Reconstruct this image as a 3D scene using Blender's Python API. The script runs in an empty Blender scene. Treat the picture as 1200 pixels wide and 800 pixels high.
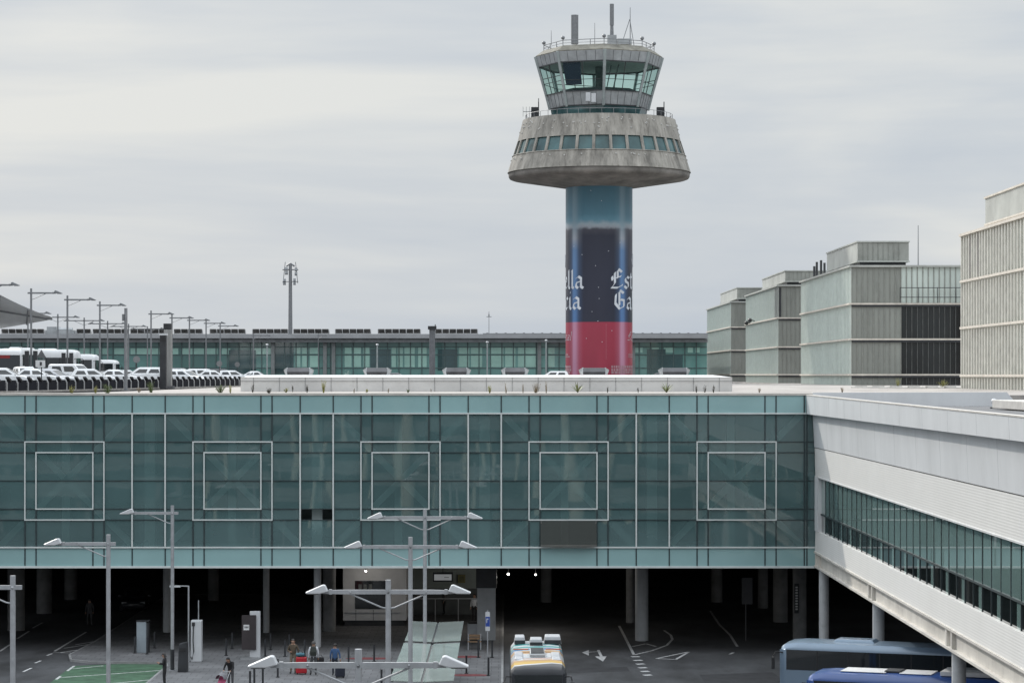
import bpy, bmesh, math, random
from mathutils import Vector, Matrix
R = math.radians
random.seed(7)
C = bpy.context.scene.collection
DK = 1.55                                       # depth factor: all distances below were first measured for a 1900 px lens
F, VX, VY, H = 1900.0 * DK, 593.0, 440.0, 16.0      # focal length in photo pixels, vanishing point, eye height
DECK = 14.9                                     # upper road / roof level

def X(px, D): return (px - VX) * D / F
def Z(py, D): return H - (py - VY) * D / F
def G(px, py, z=0.0):                           # where a pixel meets the plane at height z
    D = (H - z) * F / (py - VY)
    return Vector((X(px, D), D, z))
def lin(c):
    c = c / 255.0
    return c / 12.92 if c <= .04045 else ((c + .055) / 1.055) ** 2.4
def srgb(r, g, b): return (lin(r), lin(g), lin(b))

# ------------------------------------------------------------------ materials
MATS = {}
def nodes(name):
    m = bpy.data.materials.new(name); m.use_nodes = True
    nt = m.node_tree; nt.nodes.clear()
    out = nt.nodes.new('ShaderNodeOutputMaterial')
    return m, nt, out
def mat(name, col, rough=.55, metal=0.0, var=.14, scale=1.2, stretch=(1, 1, 1), bump=0.0, bscale=30.0,
        spec=.5, col2=None, dirt=0.0, emit=0.0, coat=0.0):
    m, nt, out = nodes(name)
    N = nt.nodes.new; L = nt.links.new
    p = N('ShaderNodeBsdfPrincipled'); L(p.outputs[0], out.inputs[0])
    p.inputs['Roughness'].default_value = rough
    p.inputs['Metallic'].default_value = metal
    p.inputs['Specular IOR Level'].default_value = spec
    p.inputs['Coat Weight'].default_value = coat
    geo = N('ShaderNodeNewGeometry')
    mp = N('ShaderNodeMapping'); mp.inputs['Scale'].default_value = stretch
    L(geo.outputs['Position'], mp.inputs['Vector'])
    nz = N('ShaderNodeTexNoise'); nz.inputs['Scale'].default_value = scale
    nz.inputs['Detail'].default_value = 6; nz.inputs['Roughness'].default_value = .62
    L(mp.outputs[0], nz.inputs['Vector'])
    rp = N('ShaderNodeValToRGB')
    rp.color_ramp.elements[0].position = .3; rp.color_ramp.elements[1].position = .72
    c2 = col2 if col2 else tuple(max(0, c * (1 - var * 1.6)) for c in col)
    c1 = tuple(min(1, c * (1 + var)) for c in col)
    rp.color_ramp.elements[0].color = (*c2, 1); rp.color_ramp.elements[1].color = (*c1, 1)
    L(nz.outputs['Fac'], rp.inputs[0])
    src = rp.outputs[0]
    if dirt:
        n2 = N('ShaderNodeTexNoise'); n2.inputs['Scale'].default_value = scale * 3.1; n2.inputs['Detail'].default_value = 8
        n2.inputs['Roughness'].default_value = .7
        L(mp.outputs[0], n2.inputs['Vector'])
        r2 = N('ShaderNodeMapRange'); r2.inputs[1].default_value = .52; r2.inputs[2].default_value = .75
        r2.inputs[3].default_value = 0; r2.inputs[4].default_value = dirt
        L(n2.outputs['Fac'], r2.inputs[0])
        mx = N('ShaderNodeMix'); mx.data_type = 'RGBA'
        L(r2.outputs[0], mx.inputs[0]); L(src, mx.inputs[6])
        mx.inputs[7].default_value = (col[0] * .28, col[1] * .26, col[2] * .24, 1)
        src = mx.outputs[2]
    L(src, p.inputs['Base Color'])
    if emit:
        L(src, p.inputs['Emission Color']); p.inputs['Emission Strength'].default_value = emit
    if bump:
        n3 = N('ShaderNodeTexNoise'); n3.inputs['Scale'].default_value = bscale; n3.inputs['Detail'].default_value = 4
        L(geo.outputs['Position'], n3.inputs['Vector'])
        b = N('ShaderNodeBump'); b.inputs['Strength'].default_value = bump; b.inputs['Distance'].default_value = .05
        L(n3.outputs['Fac'], b.inputs['Height']); L(b.outputs[0], p.inputs['Normal'])
    MATS[name] = m
    return m
def glass(name, tint, transp=.3, tcol=(.6, .8, .78), rough=.015, wavy=.0, wscale=.5, spec=.9, var=.15, vscale=.25, stretch=(1, 1, 1), fk=1.0):
    m, nt, out = nodes(name)
    N = nt.nodes.new; L = nt.links.new
    p = N('ShaderNodeBsdfPrincipled')
    p.inputs['Roughness'].default_value = rough
    p.inputs['Specular IOR Level'].default_value = spec
    geo = N('ShaderNodeNewGeometry')
    mp = N('ShaderNodeMapping'); mp.inputs['Scale'].default_value = stretch
    L(geo.outputs['Position'], mp.inputs['Vector'])
    nz = N('ShaderNodeTexNoise'); nz.inputs['Scale'].default_value = vscale; nz.inputs['Detail'].default_value = 4
    L(mp.outputs[0], nz.inputs['Vector'])
    rp = N('ShaderNodeValToRGB')
    rp.color_ramp.elements[0].position = .3; rp.color_ramp.elements[1].position = .7
    rp.color_ramp.elements[0].color = (*[c * (1 - var) for c in tint], 1)
    rp.color_ramp.elements[1].color = (*[c * (1 + var) for c in tint], 1)
    L(nz.outputs['Fac'], rp.inputs[0]); L(rp.outputs[0], p.inputs['Base Color'])
    if wavy:
        w = N('ShaderNodeTexNoise'); w.inputs['Scale'].default_value = wscale; w.inputs['Detail'].default_value = 1
        wm = N('ShaderNodeMapping'); wm.inputs['Scale'].default_value = (1, 1, .55); L(geo.outputs['Position'], wm.inputs[0]); L(wm.outputs[0], w.inputs['Vector'])
        b = N('ShaderNodeBump'); b.inputs['Strength'].default_value = wavy; b.inputs['Distance'].default_value = .02
        L(w.outputs['Fac'], b.inputs['Height']); L(b.outputs[0], p.inputs['Normal'])
    if transp > 0:
        t = N('ShaderNodeBsdfTransparent'); t.inputs[0].default_value = (*tcol, 1)
        fr = N('ShaderNodeFresnel'); fr.inputs[0].default_value = 1.45
        k = N('ShaderNodeMath'); k.operation = 'SUBTRACT'; k.inputs[0].default_value = transp; k.use_clamp = True
        fm = N('ShaderNodeMath'); fm.operation = 'MULTIPLY'; fm.inputs[1].default_value = fk; L(fr.outputs[0], fm.inputs[0]); L(fm.outputs[0], k.inputs[1])
        mx = N('ShaderNodeMixShader'); L(k.outputs[0], mx.inputs[0]); L(p.outputs[0], mx.inputs[1]); L(t.outputs[0], mx.inputs[2])
        L(mx.outputs[0], out.inputs[0])
    else:
        L(p.outputs[0], out.inputs[0])
    MATS[name] = m
    return m

# ------------------------------------------------------------------ mesh builder
class MB:
    def __init__(s): s.v = []; s.f = []; s.m = []
    def poly(s, pts, m=0):
        b = len(s.v); s.v += [tuple(p) for p in pts]; s.f.append(tuple(range(b, b + len(pts)))); s.m.append(m)
    def grid(s, rings, m=0, close=False, cap0=False, cap1=False):
        b = len(s.v); n = len(rings[0])
        for r in rings: s.v += [tuple(p) for p in r]
        for i in range(len(rings) - 1):
            for j in range(n if close else n - 1):
                k = (j + 1) % n
                s.f.append((b + i * n + j, b + i * n + k, b + (i + 1) * n + k, b + (i + 1) * n + j)); s.m.append(m)
        if cap0: s.f.append(tuple(b + j for j in range(n))[::-1]); s.m.append(m)
        if cap1: s.f.append(tuple(b + (len(rings) - 1) * n + j for j in range(n))); s.m.append(m)
    def box(s, x0, x1, y0, y1, z0, z1, m=0):
        r0 = [(x0, y0, z0), (x1, y0, z0), (x1, y1, z0), (x0, y1, z0)]
        r1 = [(x, y, z1) for x, y, z in r0]
        s.grid([r0, r1], m, True, True, True)
    def cbox(s, c, d, m=0, rot=None):                # centre, size, optional rotation matrix
        M = rot if rot else Matrix.Identity(3)
        q = [(-1, -1), (1, -1), (1, 1), (-1, 1)]
        rr = []
        for zz in (-1, 1):
            rr.append([Vector(c) + M @ Vector((a * d[0] / 2, b * d[1] / 2, zz * d[2] / 2)) for a, b in q])
        s.grid(rr, m, True, True, True)
    def tube(s, pts, r, n=8, m=0, flat=None):
        pts = [Vector(p) for p in pts]
        rs = r if isinstance(r, (list, tuple)) else [r] * len(pts)
        rings = []
        for i, p in enumerate(pts):
            d = (pts[min(i + 1, len(pts) - 1)] - pts[max(i - 1, 0)]).normalized()
            a = Vector((0, 0, 1)) if abs(d.z) < .95 else Vector((1, 0, 0))
            u = d.cross(a).normalized(); w = d.cross(u)
            rings.append([p + rs[i] * (math.cos(2 * math.pi * k / n + math.pi / n) * u + math.sin(2 * math.pi * k / n + math.pi / n) * w) for k in range(n)])
        s.grid(rings, m, True, True, True)
    def lathe(s, prof, n=48, m=0, c=(0, 0), cap0=False, cap1=False, a0=0.0):
        rings = []
        for r, z in prof:
            rings.append([(c[0] + r * math.sin(a0 + 2 * math.pi * k / n), c[1] + r * math.cos(a0 + 2 * math.pi * k / n), z) for k in range(n)])
        s.grid(rings, m, True, cap0, cap1)
    def prism(s, pts, d, m=0):                       # closed outline of 3-D points pushed along d
        d = Vector(d); r0 = [Vector(p) for p in pts]; r1 = [p + d for p in r0]
        s.grid([r0, r1], m, True, True, True)
    def ball(s, c, r, n=10, k=6, m=0, sx=1, sy=1, sz=1):
        c = Vector(c)
        rings = [[c + Vector((r * sx * math.sin(math.pi * (i + .02) / (k + .04)) * math.cos(2 * math.pi * j / n),
                              r * sy * math.sin(math.pi * (i + .02) / (k + .04)) * math.sin(2 * math.pi * j / n),
                              r * sz * math.cos(math.pi * (i + .02) / (k + .04)))) for j in range(n)] for i in range(k + 1)]
        s.grid(rings, m, True, True, True)
    def build(s, name, mats, parent=None, org=(0, 0, 0), smooth=False, bevel=0, fix=True):
        me = bpy.data.meshes.new(name)
        ox, oy, oz = org
        me.from_pydata([(x - ox, y - oy, z - oz) for x, y, z in s.v], [], s.f)
        if not isinstance(mats, (list, tuple)): mats = [mats]
        for mm in mats: me.materials.append(mm)
        for p, i in zip(me.polygons, s.m): p.material_index = i
        if fix:
            bm = bmesh.new(); bm.from_mesh(me); bmesh.ops.recalc_face_normals(bm, faces=bm.faces[:]); bm.to_mesh(me); bm.free()
        if smooth:
            for p in me.polygons: p.use_smooth = True
        me.update()
        o = bpy.data.objects.new(name, me); C.objects.link(o)
        if parent is not None: o.parent = parent
        else: o.location = org
        if smooth:
            try: me.set_sharp_from_angle(angle=R(38))
            except Exception: pass
        if bevel:
            b = o.modifiers.new('bevel', 'BEVEL'); b.width = bevel; b.segments = 2; b.limit_method = 'ANGLE'; b.angle_limit = R(35)
        return o

def tag(o, label, cat, group=None):
    o['label'] = label; o['category'] = cat
    if group: o['group'] = group
    return o
def thing(name, label, cat, loc=(0, 0, 0), rz=0.0, group=None):
    o = bpy.data.objects.new(name, None); C.objects.link(o)
    o.location = loc; o.rotation_euler = (0, 0, rz); o.empty_display_size = .3
    return tag(o, label, cat, group)
def struct(o): o['kind'] = 'structure'; return o
def dup(root, loc, rz=0.0, label=None, scale=None):
    r = root.copy(); C.objects.link(r); r.location = loc; r.rotation_euler = (0, 0, rz)
    if scale: r.scale = scale
    if label: r['label'] = label
    for ch in list(root.children):
        c = ch.copy(); C.objects.link(c); c.parent = r
        for g in list(ch.children):
            d = g.copy(); C.objects.link(d); d.parent = c
    return r

# ------------------------------------------------------------------ palette
asphalt = mat('asphalt', (.055, .056, .06), .85, var=.45, scale=.28, stretch=(1, .45, 1), bump=.25, bscale=14, dirt=.6)
asphalt_up = mat('upper_asphalt', (.11, .11, .112), .9, var=.25, scale=.2, bump=.2)
paver = mat('paving', (.16, .16, .165), .85, var=.2, scale=.7, bump=.15, dirt=.25)
kerb_m = mat('kerb', (.25, .25, .25), .85, var=.2)
paint_w = mat('road_paint', (.52, .52, .52), .8, var=.3, scale=4, dirt=.6)
paint_g = mat('green_paint', (.055, .118, .068), .85, var=.3, scale=1.1, dirt=.45)
paint_r = mat('red_paint', (.19, .045, .05), .85, var=.3, scale=3, dirt=.4)
roofgravel = mat('roof_gravel', (.38, .35, .325), .95, var=.30, scale=.22, bump=.4, bscale=9, dirt=.65)
roofgrey = mat('roof_membrane', (.13, .13, .135), .9, var=.25, scale=.5, dirt=.3)
white_panel = mat('white_panel', (.64, .648, .655), .45, var=.06, scale=.35, stretch=(1, 1, .4), dirt=.12)
white_paint = mat('white_paint', (.62, .62, .62), .45, var=.08, dirt=.15)
cream = mat('cream_steel', (.60, .57, .52), .55, var=.12, scale=.6, dirt=.35)
coping_m = mat('coping', (.50, .47, .43), .6, var=.12, dirt=.2)
alu = mat('aluminium', (.42, .43, .44), .38, metal=.6, var=.1)
galv = mat('galvanised', (.36, .37, .385), .5, metal=.35, var=.12, scale=2.5)
galv_far = mat('backlit_steel', (.21, .215, .225), .55, metal=.3, var=.12, scale=2.5)  # darker than galvanised: back-lit look of the upper lamps put into the colour
lampwhite = mat('lamp_housing', (.52, .53, .545), .35, var=.05)
dark = mat('dark_metal', (.028, .03, .034), .5, var=.3)
black = mat('black_rubber', (.018, .018, .02), .7, var=.3)
soffit_m = mat('soffit', (.20, .20, .20), .9, var=.3)
inner = mat('inner_wall', (.10, .105, .11), .85, var=.2)
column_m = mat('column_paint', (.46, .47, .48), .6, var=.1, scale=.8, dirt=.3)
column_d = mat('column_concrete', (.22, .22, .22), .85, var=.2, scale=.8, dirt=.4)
concrete = mat('weathered_concrete', (.30, .282, .252), .9, var=.34, scale=.85, stretch=(1, 1, .11), bump=.35, bscale=3, dirt=.8)
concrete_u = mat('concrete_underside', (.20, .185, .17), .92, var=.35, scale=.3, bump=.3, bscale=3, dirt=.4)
rooftile = mat('weathered_roof', (.20, .19, .16), .9, var=.3, scale=.7, dirt=.4)
zinc = mat('zinc_panel', (.36, .375, .385), .5, metal=.2, var=.2, scale=.6, dirt=.15)
# ------------------------------------------------------------------ world, sun, camera
sc = bpy.context.scene
w = bpy.data.worlds.new('World'); sc.world = w; w.use_nodes = True
nt = w.node_tree; N = nt.nodes.new; L = nt.links.new
bg = nt.nodes['Background']
sun_dir = Vector((-.80, 1.45, .98)).normalized()
elev = math.asin(sun_dir.z); azim = math.atan2(sun_dir.x, sun_dir.y)
sky = N('ShaderNodeTexSky'); sky.sky_type = 'NISHITA'; sky.sun_disc = False
sky.sun_elevation = elev; sky.sun_rotation = azim; sky.air_density = 1.1; sky.dust_density = 3.5
tc = N('ShaderNodeTexCoord')
mp = N('ShaderNodeMapping'); mp.inputs['Scale'].default_value = (1.5, 1.0, 7.0); mp.inputs['Rotation'].default_value = (0, R(8), 0)
L(tc.outputs['Generated'], mp.inputs['Vector'])
n1 = N('ShaderNodeTexNoise'); n1.inputs['Scale'].default_value = 2.1; n1.inputs['Detail'].default_value = 6; n1.inputs['Roughness'].default_value = .5
n1.inputs['Distortion'].default_value = .5
L(mp.outputs[0], n1.inputs['Vector'])
mp2 = N('ShaderNodeMapping'); mp2.inputs['Scale'].default_value = (2.2, 1.0, 26.0); mp2.inputs['Rotation'].default_value = (0, R(-3), 0)
L(tc.outputs['Generated'], mp2.inputs['Vector'])
n2 = N('ShaderNodeTexNoise'); n2.inputs['Scale'].default_value = 2.4; n2.inputs['Detail'].default_value = 5
L(mp2.outputs[0], n2.inputs['Vector'])
ad = N('ShaderNodeMath'); ad.operation = 'MULTIPLY_ADD'; ad.inputs[1].default_value = .40
L(n2.outputs['Fac'], ad.inputs[0]); L(n1.outputs['Fac'], ad.inputs[2])
rp = N('ShaderNodeValToRGB')
e = rp.color_ramp.elements
e[0].position = .53; e[0].color = (5.2, 5.8, 6.55, 1)
e[1].position = .86; e[1].color = (7.35, 7.55, 7.5, 1)
e2 = rp.color_ramp.elements.new(.69); e2.color = (6.05, 6.5, 6.95, 1)
L(ad.outputs[0], rp.inputs[0])
mx = N('ShaderNodeMix'); mx.data_type = 'RGBA'; mx.inputs[0].default_value = .95
L(sky.outputs[0], mx.inputs[6]); L(rp.outputs[0], mx.inputs[7])
sx_ = N('ShaderNodeSeparateXYZ'); L(tc.outputs['Generated'], sx_.inputs[0])
zm = N('ShaderNodeMapRange'); zm.interpolation_type = 'SMOOTHSTEP'; zm.inputs[1].default_value = .18; zm.inputs[2].default_value = .85; zm.inputs[3].default_value = 1.0; zm.inputs[4].default_value = 3.4
L(sx_.outputs[2], zm.inputs[0])                                  # an overcast sky is brighter overhead than at the horizon
vm_ = N('ShaderNodeVectorMath'); vm_.operation = 'SCALE'; L(mx.outputs[2], vm_.inputs[0]); L(zm.outputs[0], vm_.inputs['Scale'])
L(vm_.outputs[0], bg.inputs[0]); bg.inputs[1].default_value = .1

sl = bpy.data.lights.new('Sun', 'SUN'); sl.energy = 2.7; sl.angle = R(1.6); sl.color = (1, .955, .88)
so = bpy.data.objects.new('Sun', sl); C.objects.link(so)
so.rotation_euler = (-sun_dir).to_track_quat('-Z', 'Y').to_euler()
so.location = (-60, 60, 90)

cd = bpy.data.cameras.new('Camera'); co = bpy.data.objects.new('Camera', cd); C.objects.link(co)
co.location = (0, 0, H); co.rotation_euler = (R(90), 0, 0)
cd.sensor_width = 36; cd.sensor_fit = 'HORIZONTAL'; cd.lens = F / 1200 * 36
cd.shift_x = (600 - VX) / 1200; cd.shift_y = (VY - 400) / 1200
cd.clip_start = .5; cd.clip_end = 6000
sc.camera = co
sc.view_settings.view_transform = 'Standard'; sc.view_settings.look = 'None'
sc.view_settings.exposure = 0; sc.view_settings.gamma = 1
sc.render.engine = 'CYCLES'
sc.cycles.max_bounces = 8; sc.cycles.transparent_max_bounces = 12; sc.cycles.caustics_reflective = False; sc.cycles.caustics_refractive = False

# ------------------------------------------------------------------ ground, road paint, pavement
b = MB(); b.poly([(-2500, -400, 0), (2500, -400, 0), (2500, 4500, 0), (-2500, 4500, 0)])
struct(b.build('ground', asphalt))
b = MB()                                         # pavement (kerb 0.12 high), with rounded nose on the left
nose = [(-18.6, 40), (-.2, 40), (-.2, 118), (-24.6, 118), (-24.6, 97), (-24.9, 92.5), (-24.4, 90.9), (-23.2, 90.3), (-18.9, 90.0), (-18.6, 89)]
nose = [(x, y * DK) for x, y in nose]
b.prism([(x, y, .0) for x, y in nose], (0, 0, .12))
def paving_mat():
    m, nt, out = nodes('paving_slabs'); N = nt.nodes.new; L = nt.links.new
    p = N('ShaderNodeBsdfPrincipled'); p.inputs['Roughness'].default_value = .85; L(p.outputs[0], out.inputs[0])
    g = N('ShaderNodeNewGeometry'); br = N('ShaderNodeTexBrick'); br.inputs['Scale'].default_value = 1
    br.inputs['Brick Width'].default_value = .8; br.inputs['Row Height'].default_value = .8; br.inputs['Mortar Size'].default_value = .02
    br.inputs['Color1'].default_value = (.125, .125, .13, 1); br.inputs['Color2'].default_value = (.16, .16, .165, 1); br.inputs['Mortar'].default_value = (.07, .07, .07, 1)
    L(g.outputs['Position'], br.inputs['Vector'])
    nz = N('ShaderNodeTexNoise'); nz.inputs['Scale'].default_value = .5; nz.inputs['Detail'].default_value = 6
    L(g.outputs['Position'], nz.inputs['Vector'])
    mr = N('ShaderNodeMapRange'); mr.inputs[3].default_value = .45; mr.inputs[4].default_value = 1.4; L(nz.outputs['Fac'], mr.inputs[0])
    mx = N('ShaderNodeMix'); mx.data_type = 'RGBA'; mx.blend_type = 'MULTIPLY'; mx.inputs[0].default_value = 1
    L(br.outputs[0], mx.inputs[6]); L(mr.outputs[0], mx.inputs[7]); L(mx.outputs[2], p.inputs['Base Color'])
    return m
struct(b.build('pavement', paving_mat()))
b = MB()
for (x0, y0), (x1, y1) in zip(nose, nose[1:] + nose[:1]):
    d = Vector((x1 - x0, y1 - y0, 0)); n = Vector((d.y, -d.x, 0)).normalized() * .06
    b.prism([(x0 - n.x, y0 - n.y, 0), (x1 - n.x, y1 - n.y, 0), (x1 + n.x, y1 + n.y, 0), (x0 + n.x, y0 + n.y, 0)], (0, 0, .126))
struct(b.build('kerb', kerb_m))
def stripe(b, pts, wd, z):
    P = [G(px, py, z) for px, py in pts]
    for a, c in zip(P, P[1:]):
        d = (c - a); n = Vector((d.y, -d.x, 0)).normalized() * wd / 2
        b.poly([a - n, a + n, c + n, c - n])
b = MB()
g = [(40, 812), (62, 797), (84, 780), (90, 779.5), (204, 774.5), (206, 812)]
b.poly([G(x, y, .004) for x, y in g]); struct(b.build('green_lane_paint', paint_g))
b = MB()
for pts in [[(85, 783), (121, 779.5)], [(68, 793.5), (201, 784)], [(100, 803), (203, 793.5)]]: stripe(b, pts, .14, .008)
for pts in [[(27, 786.5), (37, 782)], [(41, 776.3), (48, 773.5)], [(55, 767.5), (61.5, 765)], [(64, 762.5), (101, 740)], [(66, 795.5), (71, 791.5)], [(79, 785.5), (87, 779.5)],
            [(75, 759), (119, 752)], [(71, 764), (111, 758)], [(88, 755), (128, 748)], [(62, 764), (104, 765)], [(0, 762.5), (12, 754.5)], [(20, 748), (34, 739)], [(38, 735.5), (50, 729)]]:
    stripe(b, pts, .14, .006)
for k in range(6):
    x = 744.5 + 14 * k / 5; y = 769 + 21.5 * k / 5
    stripe(b, [(x - 4.5, y), (x + 5, y - .4)], .42, .006)
for pts in [[(725.5, 732.7), (743, 766.7)], [(778, 738), (786, 743.5), (788, 748.5), (781.5, 755.5), (764, 761.8), (743, 766.7)],
            [(741, 757), (757, 753.7), (769, 757)], [(769, 771), (807.7, 763), (792, 772), (769, 771)],
            [(842.7, 731), (856, 744), (864, 757)], [(855, 766), (859.5, 764)], [(832, 715), (842.7, 731)], [(684, 764), (703, 762.7)], [(701, 761), (706, 771)]]:
    stripe(b, pts, .16, .006)
for tri in [[(682, 764), (690, 761), (690, 767.5)], [(697, 768.5), (711, 768.5), (706.5, 774.5)]]: b.poly([G(x, y, .0085) for x, y in tri])
struct(b.build('road_markings', paint_w))
b = MB()                                         # darker repair patches in the asphalt
for q in [[(820, 790), (905, 787), (925, 800), (828, 803)], [(665, 782), (735, 781), (738, 786), (664, 788)]]: b.poly([G(x, y, .003) for x, y in q])
struct(b.build('asphalt_patch', mat('patched_asphalt', (.03, .03, .033), .9, var=.3)))
b = MB()
for (px, py, rx, ry) in [(432, 771, 1.3, .55), (545, 769, .9, .5), (549, 790.5, 1.1, .5)]:
    c = G(px, py, .124); b.poly([c + Vector((rx * math.cos(a * math.pi / 12), ry * math.sin(a * math.pi / 12), .004)) for a in range(24)])
struct(b.build('red_ground_paint', paint_r))

# upper level: the road deck behind the bridge building
b = MB(); b.box(-420, 420, 106.05 * DK, 560 * DK, DECK - .9, DECK - .12)
b.prism([(-420, 106.1 * DK, DECK - .115), (-33.0, 106.1 * DK, DECK - .115), (-27.05, 172 * DK, DECK - .115), (-27.05, 280 * DK, DECK - .115), (-420, 280 * DK, DECK - .115)], (0, 0, .30)); struct(b.build('upper_road', asphalt_up))
b = MB(); b.box(-27.0, 38, 106.05 * DK, 222 * DK, DECK - .118, DECK - .02); b.box(38, 75, 106.05 * DK, 340 * DK, DECK - .118, DECK - .021)
struct(b.build('gravel_roof', roofgravel))

# ------------------------------------------------------------------ bridge building with the glass front
YB = 93.0 * DK; K = YB / F
def fx(px): return (px - VX) * K
def fz(py): return H - (py - VY) * K
gl_main = glass('facade_glass', (.108, .186, .190), .34, (.75, .95, .93), .015, wavy=.16, wscale=.55, spec=1.0, var=.16)
gl_span = glass('spandrel_glass', (.26, .405, .41), 0, rough=.06, wavy=.05, spec=.5, var=.08)
gl_open1 = glass('open_pane_glass', (.02, .025, .025), .8, (.8, .85, .85), .02, spec=.3)
gl_open = glass('open_vent_glass', (.04, .046, .040), .25, (.5, .55, .5), .1, spec=.4)
frame_w = mat('white_frame', (.58, .61, .60), .4, var=.05)
mull = mat('dark_joint', (.022, .036, .04), .5, var=.2)
br = thing('terminal_bridge', 'long glass fronted bridge building with white square frames spanning the underpass', 'building', (0, YB, 0))
ORG = (0, YB, 0)
XL, XR = fx(-235), fx(957.5)
cols = []
for c in [75.7 + 196.85 * k for k in range(-2, 5)]:
    cols += [c - 46.3, c - 33.3, c + 33.3, c + 46.3, c + 79.3, c + 118.0]
cols = sorted([c for c in cols if -235 < c < 946] + [945.5])
vx = [XL] + [fx(c) for c in cols] + [XR]
rows = [484.3, 517.5, 530, 563, 596, 608.8, 641.0]
b = MB(); ov = MB(); tilt = random.Random(3)
for i in range(len(vx) - 1):
    for j in range(len(rows) - 1):
        x0, x1, z1, z0 = vx[i], vx[i + 1], fz(rows[j]), fz(rows[j + 1])
        pxm = (x0 + x1) / 2 / K + VX
        hole = (j == 4 and 352 < pxm < 391) or (j == 5 and 633 < pxm < 699)
        dx, dz = tilt.uniform(-.007, .007), tilt.uniform(-.006, .006)
        if hole: continue
        b.poly([(x0, YB - dx - dz, z0), (x1, YB + dx - dz, z0), (x1, YB + dx + dz, z1), (x0, YB - dx + dz, z1)])
b.build('glazing', gl_main, br, ORG, fix=False)
for za, zb in ((463.2, 484.3), (641, 662.8)):
    b = MB()
    for i in range(len(vx) - 1):
        d = tilt.uniform(-.006, .006)
        b.poly([(vx[i], YB - .02 - d, fz(zb)), (vx[i + 1], YB - .02 + d, fz(zb)), (vx[i + 1], YB - .02 + d, fz(za)), (vx[i], YB - .02 - d, fz(za))])
    b.build('spandrel', gl_span, br, ORG, fix=False)
b = MB()
for x in vx[1:-1]: b.box(x - .035, x + .035, YB - .045, YB + .05, fz(662.5), fz(463.5))
for r in rows[1:-1]: b.box(XL, XR, YB - .041, YB + .046, fz(r) - .024, fz(r) + .024)
b.build('joint_grid', mull, br, ORG)
def ring(b, x0, x1, z0, z1, t, y0, y1):
    b.box(x0 - t, x1 + t, y0, y1, z0 - t, z0 + t); b.box(x0 - t, x1 + t, y0, y1, z1 - t, z1 + t)
    b.box(x0 - t, x0 + t, y0, y1, z0 + t, z1 - t); b.box(x1 - t, x1 + t, y0, y1, z0 + t, z1 - t)
for c in [75.7 + 196.85 * k for k in range(-1, 5)]:
    for hw, ra, rb in ((46.3, 517.5, 608.8), (33.3, 530, 596)):
        b = MB(); ring(b, fx(c - hw), fx(c + hw), fz(rb), fz(ra), .036, YB - .08, YB - .047); b.build('square_frame', frame_w, br, ORG)
    for dx in (79.3, 118.0):
        if fx(c + dx) < XR - 2:
            b = MB(); b.box(fx(c + dx) - .042, fx(c + dx) + .042, YB - .09, YB - .047, fz(641) + .05, fz(484.3) - .05); b.build('vertical_trim', frame_w, br, ORG)
for r in (484.3, 641):
    b = MB(); b.box(XL, XR, YB - .10, YB - .0, fz(r) - .04, fz(r) + .04); b.build('horizontal_trim', frame_w, br, ORG)
b = MB(); b.box(XL, XR + .02, YB - .1, YB + .3, fz(665.2), fz(662.8)); b.build('base_trim', frame_w, br, ORG)
b = MB(); b.box(XL, XR + .02, YB - .08, YB + .55, fz(463.2), fz(460.6)); b.build('coping', coping_m, br, ORG)
# the two vents standing open
b = MB(); x0, x1 = fx(352.5), fx(390.2); b.poly([(x0, YB - .0, fz(596.6)), (x1, YB, fz(596.6)), (x1, YB + .3, fz(608.2)), (x0, YB + .3, fz(608.2))]); b.build('open_vent', gl_open1, br, ORG)
b = MB(); x0, x1 = fx(633.5), fx(699); b.poly([(x0, YB - .06, fz(609.4)), (x1, YB - .06, fz(609.4)), (x1, YB - .38, fz(639)), (x0, YB - .38, fz(639))]); vent = b.build('open_vent', gl_open, br, ORG)
b = MB(); b.box(x0, x1, YB - .43, YB - .36, fz(639.5), fz(637.5)); b.box(x0, x0 + .06, YB - .1, YB - .05, fz(639), fz(609.4)); b.box(x1 - .06, x1, YB - .1, YB - .05, fz(639), fz(609.4))
b.build('vent_sash', mat('vent_sash', (.12, .12, .11), .5), vent, ORG)
# inside: floor, ceiling, back wall, steel columns and cross braces behind the glass
b = MB(); b.box(XL, 34, YB + .3, 106 * DK, 5.0, 5.7); b.build('floor_slab', soffit_m, br, ORG)
b = MB(); b.box(XL, 34, YB + .55, 106 * DK, 14.05, DECK - .02); b.build('roof_slab', roofgravel, br, ORG)
b = MB(); b.box(XL, XR + 8, 101 * DK, 101 * DK + .2, 5.7, 14.05); b.build('inner_wall', mat('inner_back_wall', (.16, .17, .17), .8, var=.25, scale=.25), br, ORG)
steel_i = mat('brace_steel', (.82, .85, .85), .5, var=.08)
for c in [75.7 + 196.85 * k for k in range(-1, 5)]:
    b = MB()
    A, Bq = (fx(c - 79), fz(484)), (fx(c + 79), fz(641))
    for (xa, za), (xb, zb) in (((A[0], A[1]), (Bq[0], Bq[1])), ((A[0], Bq[1]), (Bq[0], A[1]))):
        b.tube([(xa, YB + .75, za), (xb, YB + .75, zb)], .26, 4)
    b.build('cross_brace', steel_i, br, ORG)
    for d in (-98.5,):
        b = MB(); b.box(fx(c + d) - .3, fx(c + d) + .3, YB + .5, YB + 1.0, 5.7, 14.05); b.build('inner_column', steel_i, br, ORG)
    b = MB(); b.box(fx(c - 4) - .22, fx(c - 4) + .22, YB + 1.5, YB + 1.9, 5.7, 14.05); b.build('inner_column', steel_i, br, ORG)
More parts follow.
